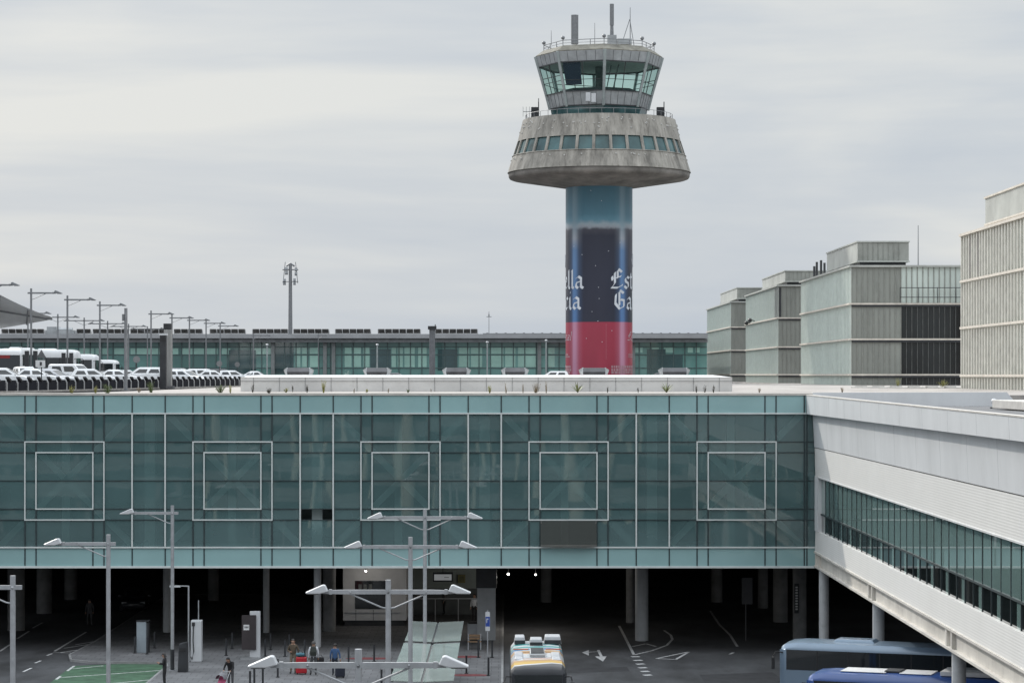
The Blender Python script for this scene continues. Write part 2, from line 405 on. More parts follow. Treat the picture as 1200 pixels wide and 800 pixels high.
# undercroft
b = MB(); b.box(-75, 75, 106.02 * DK, 150 * DK, 5.0, 5.6); b.build('soffit', soffit_m, br, ORG)
b = MB(); b.box(-75, 75, 150 * DK, 150 * DK + .5, .0, DECK - .95); b.build('rear_wall', soffit_m, br, ORG)
for s in (-75, 74.6):  # unseen end walls added to keep sky light out of the undercroft
    b = MB(); b.box(s, s + .4, YB + .4, 150 * DK, 0, DECK - .95); b.build('side_light_block', soffit_m, br, ORG)
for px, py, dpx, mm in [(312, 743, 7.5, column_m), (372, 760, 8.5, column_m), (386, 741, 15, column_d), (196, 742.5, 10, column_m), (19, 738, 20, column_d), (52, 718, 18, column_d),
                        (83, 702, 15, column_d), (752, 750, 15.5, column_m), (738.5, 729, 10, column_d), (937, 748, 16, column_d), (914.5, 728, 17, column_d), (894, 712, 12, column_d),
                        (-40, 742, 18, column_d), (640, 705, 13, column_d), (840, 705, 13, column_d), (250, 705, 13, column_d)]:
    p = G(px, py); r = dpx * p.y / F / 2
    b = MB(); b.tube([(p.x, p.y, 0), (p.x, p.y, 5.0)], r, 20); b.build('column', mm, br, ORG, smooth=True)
p = G(570, 752); b = MB(); b.box(p.x - .55, p.x + .55, p.y, p.y + .9, 0, 3.25); b.box(p.x - .62, p.x + .62, p.y - .05, p.y + 1.0, 3.25, 5.0, 1); b.build('pier', [column_m, dark], br, ORG)

# ------------------------------------------------------------------ wing on the right
XW = 17.78
wing = thing('terminal_wing', 'pale grey clad wing with a ribbon of green windows running towards the viewer', 'building', (XW, 60 * DK, 0))
WO = (XW, 60 * DK, 0)
Y0, Y1 = 26.0 * DK, 92.9 * DK
louv = None
def louvre_mat():
    m, nt, out = nodes('louvred_panel'); N = nt.nodes.new; L = nt.links.new
    p = N('ShaderNodeBsdfPrincipled'); p.inputs['Roughness'].default_value = .55; L(p.outputs[0], out.inputs[0])
    g = N('ShaderNodeNewGeometry'); s = N('ShaderNodeSeparateXYZ'); L(g.outputs['Position'], s.inputs[0])
    nz = N('ShaderNodeTexNoise'); nz.inputs['Scale'].default_value = .6; nz.inputs['Detail'].default_value = 5; L(g.outputs['Position'], nz.inputs['Vector'])
    rp = N('ShaderNodeValToRGB'); rp.color_ramp.elements[0].color = (.64, .63, .605, 1); rp.color_ramp.elements[1].color = (.72, .71, .685, 1)
    L(nz.outputs['Fac'], rp.inputs[0]); L(rp.outputs[0], p.inputs['Base Color'])
    a = N('ShaderNodeMath'); a.operation = 'MULTIPLY'; a.inputs[1].default_value = 2 * math.pi / .11; L(s.outputs[2], a.inputs[0])
    q = N('ShaderNodeMath'); q.operation = 'MULTIPLY'; q.inputs[1].default_value = 2 * math.pi / .9; L(s.outputs[1], q.inputs[0])
    s1 = N('ShaderNodeMath'); s1.operation = 'SINE'; L(a.outputs[0], s1.inputs[0])
    bm_ = N('ShaderNodeBump'); bm_.inputs['Strength'].default_value = .14; bm_.inputs['Distance'].default_value = .012
    L(s1.outputs[0], bm_.inputs['Height']); L(bm_.outputs[0], p.inputs['Normal'])
    return m
louv = louvre_mat()
seam = mat('panel_seam', (.46, .47, .48), .6)
gl_wing = glass('wing_glass', (.135, .20, .19), .22, (.55, .75, .7), .02, wavy=.03, wscale=.4, spec=.9, var=.15)
gl_wing2 = glass('wing_lower_glass', (.012, .016, .017), .3, (.4, .5, .5), .02, spec=.8)
def ztop(y): return 14.86 - (92.9 - y / DK) * .0066
def wpanel(name, prof, m, joints=0):
    b = MB()
    rr = []
    ys = [Y1 - (Y1 - Y0) * k / 12 for k in range(13)]
    for y in ys: rr.append([(x, y, z if z != 'T' else ztop(y)) for x, z in prof])
    b.grid(rr, 0, True, True, True)
    return b.build(name, m, wing, WO)
wpanel('parapet', [(XW - .55, 13.80), (XW - .58, 'T'), (XW - .25, 'T'), (XW - .20, 13.80)], white_panel)
b = MB()
b.grid([[(XW - .60, y, ztop(y)), (XW - .22, y, ztop(y)), (XW - .22, y, ztop(y) + .05), (XW - .60, y, ztop(y) + .05)] for y in (Y1, 60 * DK, Y0)], 0, True, True, True)
b.build('coping', coping_m, wing, WO)
wpanel('upper_cladding', [(XW - .12, 11.91), (XW - .21, 13.80), (XW + .3, 13.80), (XW + .3, 11.91)], white_panel)
wpanel('louvre_band', [(XW - .06, 10.27), (XW - .10, 11.86), (XW + .3, 11.86), (XW + .3, 10.27)], louv)
wpanel('joint_strip', [(XW + .01, 11.86), (XW + .01, 11.91), (XW + .3, 11.91), (XW + .3, 11.86)], dark)
wpanel('window_head', [(XW - .10, 10.20), (XW - .10, 10.27), (XW + .3, 10.27), (XW + .3, 10.20)], white_paint)
wpanel('sill_band', [(XW - .08, 5.97), (XW - .05, 7.14), (XW + .3, 7.14), (XW + .3, 5.97)], louv)
for k in range(1, 17):
    y = Y1 - k * 6.0
    if y < Y0 + 1: break
    b = MB(); b.prism([(XW - .123, y, 11.93), (XW - .213, y, 13.78), (XW - .18, y, 13.78), (XW - .09, y, 11.93)], (0, .03, 0)); b.build('panel_joint', seam, wing, WO)
    b = MB(); b.prism([(XW - .553, y + 2, 13.82), (XW - .583, y + 2, ztop(y) - .02), (XW - .54, y + 2, ztop(y) - .02), (XW - .52, y + 2, 13.82)], (0, .03, 0)); b.build('panel_joint', seam, wing, WO)
b = MB(); b.box(XW - .1, XW + .3, Y1 - .95 * DK, Y1, 7.14, 10.2); b.build('corner_post', white_panel, wing, WO)
b = MB(); lo = MB(); mu = MB()
y = Y1 - .95 * DK; k = 0
mu.box(XW + .06, XW + .16, Y0, Y1 - .95 * DK, 8.10, 8.18)
rr = random.Random(5)
while y > Y0:
    yn = max(Y0, y - 1.15 * DK); d = rr.uniform(-.004, .004)
    b.poly([(XW + .12 + d, y, 8.14), (XW + .12 - d, yn, 8.14), (XW + .12 - d, yn, 10.2), (XW + .12 + d, y, 10.2)])
    if k % 2: lo = MB(); lo.poly([(XW + .12, y, 7.14), (XW + .12, yn, 7.14), (XW + .12, yn, 8.14), (XW + .12, y, 8.14)]); lo.build('lower_pane', gl_wing2, wing, WO, fix=False)
    else:
        lo = MB(); lo.poly([(XW + .12, y, 7.14), (XW + .12, yn + .5 * DK, 7.14), (XW + .12, yn + .5 * DK, 8.14), (XW + .12, y, 8.14)]); lo.build('lower_pane', gl_wing2, wing, WO, fix=False)
        b.poly([(XW + .12, yn + .5 * DK, 7.14), (XW + .12, yn, 7.14), (XW + .12, yn, 8.14), (XW + .12, yn + .5 * DK, 8.14)])
    mu.box(XW + .09, XW + .15, yn - .035, yn + .035, 7.14, 8.10); mu.box(XW + .095, XW + .15, yn - .03, yn + .03, 8.18, 10.2)
    y = yn; k += 1
b.build('upper_panes', gl_wing, wing, WO, fix=False); mu.build('mullions', mull, wing, WO)
b = MB(); b.box(XW + 5, XW + 5.2, Y0, Y1, 5.9, 13.9); b.build('inner_wall', inner, wing, WO)
b = MB(); b.box(XW + .3, XW + 16, Y0, Y1, 5.55, 5.95); b.build('floor_slab', white_paint, wing, WO)
b = MB(); b.box(XW + .3, XW + 16, Y0, Y1, 13.95, 14.25); b.build('roof', roofgrey, wing, WO)
b = MB(); b.box(XW + 15.7, XW + 16, Y0, Y1, 5.95, 13.95); b.build('rear_wall', white_panel, wing, WO)
b = MB(); b.box(XW, XW + 16, Y0 - .2, Y0, 5.6, 14.6); b.build('end_wall', white_panel, wing, WO)
b = MB(); b.prism([(XW - .2, Y1, 14.2), (XW - .2, Y1, 15.03), (X(1180, Y1), Y1, 15.05), (X(1195, Y1), Y1, 14.2)], (0, .5, 0)); b.build('roof_upstand', white_panel, wing, WO)
b = MB(); b.box(X(1166, 84 * DK), X(1260, 84 * DK), 70 * DK, 84.5 * DK, 14.3, 14.75); b.build('roof_hatch', mat('hatch', (.5, .48, .45), .6), wing, WO, bevel=.04)
# I-beam under the edge with web stiffeners
b = MB(); b.box(XW + .06, XW + .12, Y0, Y1, 5.16, 5.86); b.box(XW - .14, XW + .34, Y0, Y1, 5.06, 5.16); b.box(XW - .14, XW + .34, Y0, Y1, 5.86, 5.965); b.build('edge_beam', cream, wing, WO)
b = MB(); b.box(XW + 8, XW + 8.3, Y0, Y1, 5.06, 5.55); b.box(XW + 15.2, XW + 15.5, Y0, Y1, 5.06, 5.55); b.build('inner_beam', cream, wing, WO)
for yc in [q * DK for q in (37.0, 50.9, 64.8, 78.8, 92.3)]:
    b = MB()
    pass
    for dy in (-.75, .45):
        b = MB(); b.box(XW - .10, XW + .058, yc + dy, yc + dy + .3, 5.17, 5.85); b.build('stiffener', cream, wing, WO)
    c = MB(); c.tube([(XW + .32, yc, 0), (XW + .32, yc, 5.06)], .285, 20); c.build('column', column_m, wing, WO, smooth=True)
    c = MB(); c.tube([(XW + 15.3, yc, 0), (XW + 15.3, yc, 5.06)], .285, 20); c.build('column', column_m, wing, WO, smooth=True)
for i, (px, py) in enumerate([(1073, 469), (1113, 474), (1165, 478.5)]):
    p = G(px, py, 14.25)
    b = MB(); b.tube([(p.x, p.y, 14.25), (p.x, p.y, 14.32)], .22, 12, 1); b.tube([(p.x, p.y, 14.32), (p.x, p.y, 14.5)], .035, 8, 1); b.ball((p.x, p.y, 14.62), .17, m=0)
    o = b.build('roof_anchor', [lampwhite, dark], None, (p.x, p.y, 14.25), smooth=True)
    tag(o, ['small round topped roof anchor farthest along the grey wing roof', 'small round topped roof anchor in the middle of the wing roof', 'small round topped roof anchor nearest the right edge on the wing roof'][i], 'roof anchor', 'anchors on the wing roof')
# ------------------------------------------------------------------ control tower
TD = 230.0 * DK; TX = X(702, TD)
tw = thing('control_tower', 'concrete airport control tower with glazed cab and a red and navy printed shaft', 'control tower', (TX, TD, DECK))
TO = (TX, TD, DECK)
def TZ(py): return Z(py, TD)
RS = 4.74
def wrap_mat():
    m, nt, out = nodes('printed_wrap'); N = nt.nodes.new; L = nt.links.new
    p = N('ShaderNodeBsdfPrincipled'); p.inputs['Roughness'].default_value = .42; L(p.outputs[0], out.inputs[0])
    t = N('ShaderNodeTexCoord'); s = N('ShaderNodeSeparateXYZ'); L(t.outputs['Object'], s.inputs[0])
    def M(op, a, bb=None):
        n = N('ShaderNodeMath'); n.operation = op
        for i, q in enumerate((a, bb)):
            if q is None: continue
            if isinstance(q, (int, float)): n.inputs[i].default_value = q
            else: L(q, n.inputs[i])
        return n.outputs[0]
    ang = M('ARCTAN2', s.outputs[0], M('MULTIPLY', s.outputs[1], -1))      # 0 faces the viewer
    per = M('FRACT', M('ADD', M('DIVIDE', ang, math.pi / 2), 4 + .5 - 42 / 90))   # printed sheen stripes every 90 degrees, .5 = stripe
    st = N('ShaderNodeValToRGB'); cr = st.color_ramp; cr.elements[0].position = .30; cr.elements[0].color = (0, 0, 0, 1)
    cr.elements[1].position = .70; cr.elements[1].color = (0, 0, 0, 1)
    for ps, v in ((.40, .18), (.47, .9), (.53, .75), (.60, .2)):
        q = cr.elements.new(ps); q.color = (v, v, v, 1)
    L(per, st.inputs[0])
    nz = N('ShaderNodeTexNoise'); nz.inputs['Scale'].default_value = .35; nz.inputs['Detail'].default_value = 5
    mp = N('ShaderNodeMapping'); mp.inputs['Scale'].default_value = (1, 1, .3); L(t.outputs['Object'], mp.inputs[0]); L(mp.outputs[0], nz.inputs['Vector'])
    z = s.outputs[2]
    zr, zd, zt = Z(377, TD - RS) - DECK, Z(264.5, TD - RS) - DECK, Z(217, TD - RS) - DECK
    n9 = N('ShaderNodeTexNoise'); n9.inputs['Scale'].default_value = 1.1; n9.inputs['Detail'].default_value = 5; L(t.outputs['Object'], n9.inputs['Vector'])
    up_ = N('ShaderNodeMapRange'); up_.inputs[1].default_value = zd - 3.0; up_.inputs[2].default_value = zd - 1.0; L(z, up_.inputs[0])
    zn = M('ADD', z, M('MULTIPLY', M('MULTIPLY', M('SUBTRACT', n9.outputs['Fac'], .5), .7), up_.outputs[0]))
    base = N('ShaderNodeValToRGB'); base.color_ramp.interpolation = 'LINEAR'
    mr = N('ShaderNodeMapRange'); mr.inputs[1].default_value = 0; mr.inputs[2].default_value = zt; L(zn, mr.inputs[0]); L(mr.outputs[0], base.inputs[0])
    E = base.color_ramp.elements
    red, navy, tq = (.31, .030, .060), (.019, .022, .042), (.072, .19, .26)
    E[0].position = 0; E[0].color = (*red, 1); E[1].position = 1; E[1].color = (.055, .15, .21, 1)
    for ps, c in ((zr / zt - .001, red), (zr / zt + .001, navy), (zd / zt - .05, navy), (zd / zt - .016, (.05, .05, .07)), (zd / zt - .004, (.30, .33, .37)), (zd / zt + .010, (.30, .37, .42)), (zd / zt + .03, (.11, .25, .33)), (zd / zt + .06, tq)):
        q = E.new(ps); q.color = (*c, 1)
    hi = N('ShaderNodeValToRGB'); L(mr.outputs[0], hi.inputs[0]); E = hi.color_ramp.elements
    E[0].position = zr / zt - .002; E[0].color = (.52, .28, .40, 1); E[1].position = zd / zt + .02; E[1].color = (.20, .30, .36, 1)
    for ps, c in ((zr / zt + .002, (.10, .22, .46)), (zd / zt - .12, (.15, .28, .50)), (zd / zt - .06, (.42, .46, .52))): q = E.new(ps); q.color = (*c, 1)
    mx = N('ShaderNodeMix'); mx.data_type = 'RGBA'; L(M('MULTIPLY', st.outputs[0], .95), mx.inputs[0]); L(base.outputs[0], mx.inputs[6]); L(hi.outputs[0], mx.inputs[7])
    # weathering
    m2 = N('ShaderNodeMix'); m2.data_type = 'RGBA'; m2.blend_type = 'MULTIPLY'; m2.inputs[0].default_value = 1
    r2 = N('ShaderNodeMapRange'); r2.inputs[3].default_value = .72; r2.inputs[4].default_value = 1.25; L(nz.outputs['Fac'], r2.inputs[0])
    L(mx.outputs[2], m2.inputs[6]); L(r2.outputs[0], m2.inputs[7]); L(m2.outputs[2], p.inputs['Base Color'])
    return m
b = MB(); n = 8
prof = [(RS, 0 + DECK + (TZ(214) - DECK) * k / n) for k in range(n + 1)]
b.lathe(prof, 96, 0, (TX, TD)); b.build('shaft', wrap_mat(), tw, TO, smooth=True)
b = MB(); b.lathe([(RS + .05, TZ(222)), (RS + .05, TZ(221)), (RS + .0, TZ(221))], 96, 0, (TX, TD)); 
# saucer: profile in metres
sau = [(RS - .2, 42.55), (RS + .4, 42.6), (12.35, 43.72), (12.66, 43.84), (12.82, 44.08), (12.86, 44.56), (12.80, 44.67), (13.0, 44.67)]
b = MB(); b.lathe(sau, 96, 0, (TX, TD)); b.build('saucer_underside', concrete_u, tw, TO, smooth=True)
b = MB(); b.lathe([(13.0, 44.67), (12.25, 47.02)], 96, 0, (TX, TD)); b.build('saucer_lower_wall', concrete, tw, TO, smooth=True)
b = MB(); b.lathe([(11.58, 49.05), (10.82, 52.1), (10.5, 52.15), (10.5, 51.85), (6, 51.8)], 96, 0, (TX, TD)); b.build('saucer_upper_wall', concrete, tw, TO, smooth=True)
tw_gl = glass('tower_window', (.045, .095, .10), 0, rough=.05, spec=.35, var=.5, vscale=.4)
b = MB(); b.lathe([(12.08, 46.95), (11.35, 49.1)], 96, 0, (TX, TD)); b.build('window_band', tw_gl, tw, TO, smooth=True)
b = MB()
for k in range(32):
    a = (k + .5) * 2 * math.pi / 32; M3 = Matrix.Rotation(-a, 3, 'Z')
    pts = []
    for sx in (-1, 1):
        for (r, z) in ((12.17, 47.33), (11.58, 49.07)): pass
    q = []
    for r, z in ((11.95, 46.98), (12.27, 46.98), (11.6, 49.08), (11.2, 49.08)):
        q.append((r, z))
    A = [Vector((TX, TD, 0)) + M3 @ Vector((-.20, r, z)) for r, z in q]
    b.prism(A, M3 @ Vector((.40, 0, 0)))
b.build('window_pillars', concrete, tw, TO)
b = MB(); b.lathe([(12.25, 46.95), (12.36, 46.99), (12.28, 47.08), (11.98, 47.08)], 96, 0, (TX, TD)); b.build('window_sill', concrete, tw, TO, smooth=True)
# bolt heads on the concrete skirt
b = MB()
rb = random.Random(11)
bolt_m = mat('pale_bolt', (.42, .41, .39), .8)
for k in range(80):
    a = R(rb.uniform(90, 270)); z = rb.choice([51.4, 50.8, 50.2, 46.4]) + rb.uniform(-.15, .15)
    r = 10.62 + (52.85 - z) * (11.58 - 10.62) / 3.8 if z > 49 else 13.0 - (z - 44.67) * .317
    b = MB(); b.ball((TX + r * math.sin(a), TD + r * math.cos(a), z), .13, 6, 4); b.build('anchor_bolt', bolt_m, tw, TO)
# cab: octagon with a corner to the viewer (turned 3 degrees)
CA0 = R(180 - 3)
def octr(r, z, n=8): return [(TX + r * math.sin(CA0 + 2 * math.pi * k / n), TD + r * math.cos(CA0 + 2 * math.pi * k / n), z) for k in range(n)]
def oband(name, m, *rz):
    b = MB(); b.grid([octr(r, z) for r, z in rz], 0, True); return b.build(name, m, tw, TO)
cabprof = [(6.6, 51.8), (6.95, 53.7), (7.45, 55.6), (8.6, 59.7), (9.0, 61.1)]
def cr(z):
    for (r0, z0), (r1, z1) in zip(cabprof, cabprof[1:]):
        if z <= z1 + 1e-6: return r0 + (r1 - r0) * (z - z0) / (z1 - z0)
oband('cab_base_glass', tw_gl, (6.55, 51.8), (6.9, 53.7))
oband('cab_lower_panels', zinc, (6.95, 53.7), (7.45, 55.6), (7.2, 55.62))
cab_gl = glass('cab_glass', (.05, .09, .085), .88, (.80, .95, .92), .03, spec=.3, fk=.25)
oband('cab_glass', cab_gl, (7.42, 55.6), (8.57, 59.7))
oband('cab_upper_panels', zinc, (8.35, 59.68), (8.6, 59.7), (9.0, 61.1))
oband('cab_eave', rooftile, (9.0, 61.1), (9.03, 61.2), (7.9, 62.0), (7.7, 62.05))
b = MB(); b.poly(octr(7.8, 62.03)); b.build('cab_roof', rooftile, tw, TO)
b = MB(); b.poly(octr(8.4, 59.75)); b.build('cab_ceiling', mat('ceiling', (.45, .47, .46), .9), tw, TO)
b = MB(); b.poly(octr(7.3, 55.3)); b.build('cab_floor', soffit_m, tw, TO)
b = MB(); b.lathe([(5.2, 55.3), (5.6, 56.3)], 8, 0, (TX, TD), a0=CA0); b.build('control_desk', inner, tw, TO)
b = MB(); b.box(TX - .5, TX + .5, TD - .4, TD + .4, 55.3, 59.7); b.tube([(TX + 1.7, TD - 4, 55.5), (TX + 2.6, TD - 4, 59.6)], .09, 6); b.tube([(TX + .8, TD - 3, 55.5), (TX + 1.6, TD - 3, 59.6)], .07, 6); b.build('cab_core', soffit_m, tw, TO)
def onface(k, u, z, off=0.0):                    # point on cab face k at fraction u
    r = cr(z) + off
    a0 = CA0 + 2 * math.pi * k / 8; a1 = CA0 + 2 * math.pi * (k + 1) / 8
    p0 = Vector((TX + r * math.sin(a0), TD + r * math.cos(a0), z)); p1 = Vector((TX + r * math.sin(a1), TD + r * math.cos(a1), z))
    return p0.lerp(p1, u)
post_m = mat('cab_post', (.30, .335, .335), .5, var=.15)
for k in range(8):
    b = MB(); b.tube([onface(k, 0, z, .05) for z in (53.6, 55.6, 59.7, 61.1)], [.2, .2, .22, .22], 6); b.build('cab_corner_post', post_m, tw, TO)
b = MB()
for k in range(8):
    for u in (.5,): b.tube([onface(k, u, z, .03) for z in (55.6, 59.7)], .08, 4)
    b.tube([onface(k, u, 59.62, .03) for u in (0, 1)], .1, 4); b.tube([onface(k, u, 55.66, .03) for u in (0, 1)], .1, 4)
    if k % 2: b.tube([onface(k, u, 57.9, -.02) for u in (0, 1)], .06, 4)
    b.tube([onface(k, u, 57.2, -.02) for u in (0, 1)], .05, 4)
    b.tube([onface(k, 0, 53.72, .0), onface(k, 1, 53.72, .0)], .1, 4)
b.build('cab_mullions', dark, tw, TO)
b = MB()
for k in range(8):
    for q in range(1, 5):
        for za, zb in ((53.75, 55.55), (59.75, 61.05)):
            b.tube([onface(k, q / 5, za, .012), onface(k, q / 5, zb, .012)], .028, 4)
b.build('panel_joints', dark, tw, TO)
blind = mat('navy_blind', (.016, .018, .045), .6)
b = MB(); b.poly([onface(0, .55, 56.5, -.12), onface(0, .95, 56.5, -.12), onface(0, .95, 59.6, -.12), onface(0, .55, 59.6, -.12)]); b.build('window_blind', blind, tw, TO)
# railing and aerials on the roof
b = MB()
for k in range(8):
    a, c = Vector(octr(7.85, 62.75)[k]), Vector(octr(7.85, 62.75)[(k + 1) % 8])
    b.tube([a, c], .05, 6); b.tube([a - Vector((0, 0, .4)), c - Vector((0, 0, .4))], .03, 6)
    for q in range(3):
        p = a.lerp(c, q / 3); b.tube([p, p - Vector((0, 0, .8))], .05, 6)
    b.ball(a + Vector((0, 0, .35)), .28, 8, 5)
    b.tube([a, a + Vector((0, 0, .3))], .05, 5)
b.build('roof_railing', galv_far, tw, TO)
def mast(pxx, ytop, ybot, r, m, name, dy=0, n=8, taper=.6):
    b = MB(); x = X(pxx, TD + dy); b.tube([(x, TD + dy, Z(ybot, TD)), (x, TD + dy, Z(ytop, TD))], [r, r * taper], n); return b.build(name, m, tw, TO)
mast(673.5, 18, 52, .52, galv_far, 'antenna_cylinder', n=16, taper=1)
mast(717, 5, 30, .30, galv_far, 'antenna_cylinder', n=12, taper=1)
mast(717, 30, 53, .34, galv_far, 'antenna_mount', n=8, taper=.7)
mast(738.5, 9, 52, .07, galv_far, 'whip_antenna'); mast(646, 36, 53, .05, galv_far, 'whip_antenna'); mast(697, 27, 52, .05, galv_far, 'whip_antenna')
b = MB(); x = X(717, TD); b.box(x - .65, x + .65, TD - .6, TD + .6, 62.7, 64.2); b.box(x + .8, x + 2.8, TD - .5, TD + .4, 62.9, 63.7); b.build('roof_cabinet', zinc, tw, TO)
b = MB(); x = X(738, TD)
for dx in (-.9, .9): b.tube([(x + dx * 1.0 - .3, TD, 62.8), (x, TD, 66.5)], .05, 5)
b.build('mast_stay', galv_far, tw, TO)
# balcony round the saucer: rail, equipment, white aerial boxes
b = MB()
for k in range(40):
    a = 2 * math.pi * k / 40; a2 = 2 * math.pi * (k + 1) / 40; r = 10.4
    p = Vector((TX + r * math.sin(a), TD + r * math.cos(a), 52.85)); q = Vector((TX + r * math.sin(a2), TD + r * math.cos(a2), 52.85))
    b.tube([p, q], .035, 5); b.tube([p, p - Vector((0, 0, .7))], .035, 5)
b.build('balcony_rail', galv_far, tw, TO)
b = MB()
for pxx, y0, y1 in ((689, 116, 126), (695.5, 117, 127)):
    b = MB(); x = X(pxx, TD - 7.6); b.box(x - .32, x + .32, TD - 8.2, TD - 7.7, TZ(y1), TZ(y0)); b.build('panel_antenna', lampwhite, tw, TO)
b = MB()
for pxx in (627, 774):
    b = MB(); x = X(pxx, TD); b.box(x - .55, x + .55, TD - .5, TD + .5, 52.4, 54.0); b.tube([(x + .5, TD, 52.1), (x + .5, TD, 54.8)], .07, 6)
    for q in range(3): b.box(x - .62, x + .62, TD - .55, TD - .5, 52.6 + q * .45, 52.65 + q * .45)
    b.build('balcony_equipment', dark, tw, TO)
b = MB(); x = X(613, TD); b.tube([(x, TD, TZ(131)), (x + 2.2, TD, TZ(131))], .05, 5)
for q in range(5): b.tube([(x + q * .45, TD, TZ(131) - .7), (x + q * .45, TD, TZ(131) + .7)], .035, 4)
b.tube([(x + 2.2, TD, 52.1), (x + 2.2, TD, 55.3)], .06, 6); b.build('yagi_antenna', galv_far, tw, TO)
# lettering wrapped round the shaft
GL = {
 'E': (1.10, [[(.88, 1.38), (.60, 1.62), (.28, 1.30), (.28, .40), (.02, .02), (.50, .02), (.92, .26)], [(.34, .86), (.78, 1.02)], [(.50, 1.5), (.52, .9)], [(.28, 1.15), (.06, .95), (.10, .7)]]),
 's': (.72, [[(.60, .86), (.40, 1.0), (.14, .80), (.20, .58), (.50, .44), (.54, .18), (.30, 0), (.06, .16)]]),
 't': (.62, [[(.22, 1.32), (.22, .14), (.38, 0), (.56, .14)], [(.02, 1.0), (.52, 1.0)]]),
 'r': (.66, [[(.04, .88), (.18, 1.0), (.18, .06), (.30, -.02)], [(.18, .78), (.38, 1.0), (.58, .84)]]),
 'e': (.70, [[(.16, .50), (.50, .64), (.52, .84), (.34, 1.0), (.14, .82), (.14, .16), (.34, 0), (.58, .16)]]),
 'l': (.46, [[(.08, 1.5), (.20, 1.56), (.20, .10), (.34, 0)]]),
 'a': (.84, [[(.10, .82), (.36, 1.0), (.58, .84), (.58, .12), (.74, 0)], [(.58, .60), (.18, .46), (.12, .16), (.30, 0), (.58, .22)]]),
 'G': (1.10, [[(.84, 1.36), (.52, 1.58), (.18, 1.20), (.14, .46), (.48, 0), (.86, .22), (.86, .74), (.58, .80)], [(.46, 1.46), (.46, .30)]]),
 'c': (.70, [[(.58, .84), (.42, 1.0), (.14, .82), (.14, .16), (.34, 0), (.60, .18)]]),
 'i': (.46, [[(.06, .90), (.18, 1.0), (.18, .12), (.32, 0)], [(.12, 1.30), (.24, 1.42)]]),
 'p': (.76, [[(.16, 1.0), (.16, -.45)], [(.16, .85), (.42, 1.0), (.60, .8), (.60, .2), (.38, 0), (.16, .12)]]),
 'd': (.76, [[(.58, 1.5), (.58, 0)], [(.58, .85), (.34, 1.0), (.12, .8), (.12, .2), (.34, 0), (.58, .15)]]),
}
def write(b, word, u0, u1, z0, xh, pen, nib=R(38), slant=0.0, fitw=True):
    W = sum(GL[c][0] for c in word)
    k = (u1 - u0) / W
    u = u0; nx, nz_ = pen / 2 * math.cos(nib), pen / 2 * math.sin(nib)
    def put(uu, zz):
        a = uu / (RS + .03); return (TX + (RS + .03) * math.sin(a), TD - (RS + .03) * math.cos(a), zz)
    for c in word:
        adv, strokes = GL[c]
        for s in strokes:
            P = [(u + (x + slant * y) * k, z0 + y * xh) for x, y in s]
            for (xa, za), (xb, zb) in zip(P, P[1:]):
                nn = max(1, int(abs(xb - xa) / .25) + 1)
                for i in range(nn):
                    xs, zs = xa + (xb - xa) * i / nn, za + (zb - za) * i / nn; xe, ze = xa + (xb - xa) * (i + 1) / nn, za + (zb - za) * (i + 1) / nn
                    b.poly([put(xs - nx, zs - nz_), put(xs + nx, zs + nz_), put(xe + nx, ze + nz_), put(xe - nx, ze - nz_)])
                b.poly([put(xb - nx, zb - nz_), put(xb - nx * .2, zb - nz_ - .0), put(xb + nx, zb + nz_), put(xb + nx * .2, zb + nz_)])
        u += adv * k
    return b
letter_m = mat('printed_lettering', (.62, .65, .70), .5, var=.1)
def arc(deg): return R(deg) * (RS + .03)
for rot in (0, 180):
    b = MB(); write(b, 'Estrella', arc(19 + rot), arc(152 + rot), Z(336.5, 225.5 * DK), 1.62, .43); b.build('lettering', letter_m, tw, TO, fix=False)
    b = MB(); write(b, 'Galicia', arc(23 + rot), arc(147 + rot), Z(361, 225.5 * DK), 1.62, .43); b.build('lettering', letter_m, tw, TO, fix=False)
    b = MB(); write(b, 'Especial', arc(55 + rot), arc(122 + rot), Z(398, 225.5 * DK), .75, .12, slant=.3); b.build('lettering', letter_m, tw, TO, fix=False)
    b = MB(); rr = random.Random(4)
    for row, zz in enumerate((429.5, 433.2, 436.4, 415, 417.5)):
        u = arc(19 + rot) if row < 3 else arc(58 + rot); ue = arc(118 + rot) if row < 3 else arc(112 + rot)
        while u < ue:
            wv = rr.uniform(.15, .55)
            a0, a1 = u / (RS + .03), (u + wv) / (RS + .03); z = Z(zz, 225.5 * DK)
            f = lambda a, z: (TX + (RS + .03) * math.sin(a), TD - (RS + .03) * math.cos(a), z)
            hh = .17 if row < 3 else .1
            b.poly([f(a0, z - hh), f(a1, z - hh), f(a1, z + hh), f(a0, z + hh)]); u += wv + .12
    b.build('small_print', mat('print_pink', (.42, .25, .28), .6), tw, TO, fix=False)
b = MB()
def on_shaft(deg, z): return (TX + (RS + .035) * math.sin(R(deg)), TD - (RS + .035) * math.cos(R(deg)), z)
b.poly([on_shaft(9.6, Z(421, TD)), on_shaft(10.1, Z(421, TD)), on_shaft(10.1, Z(380, TD)), on_shaft(9.6, Z(380, TD))]); b.build('print_seam', mat('seam_pink', (.42, .16, .20), .6), tw, TO, fix=False)
for dg_, yy in ((-32, 300), (-8, 313), (14, 296), (-3, 338), (-2, 351), (-14, 366), (20, 388), (-24, 397), (3, 401), (-4, 377), (36, 286), (-50, 290), (2, 238), (-16, 226)):
    b = MB(); c_ = Vector(on_shaft(dg_, Z(yy, TD))); b.ball(c_, .062, 6, 4); b.build('wrap_fixing', letter_m, tw, TO)
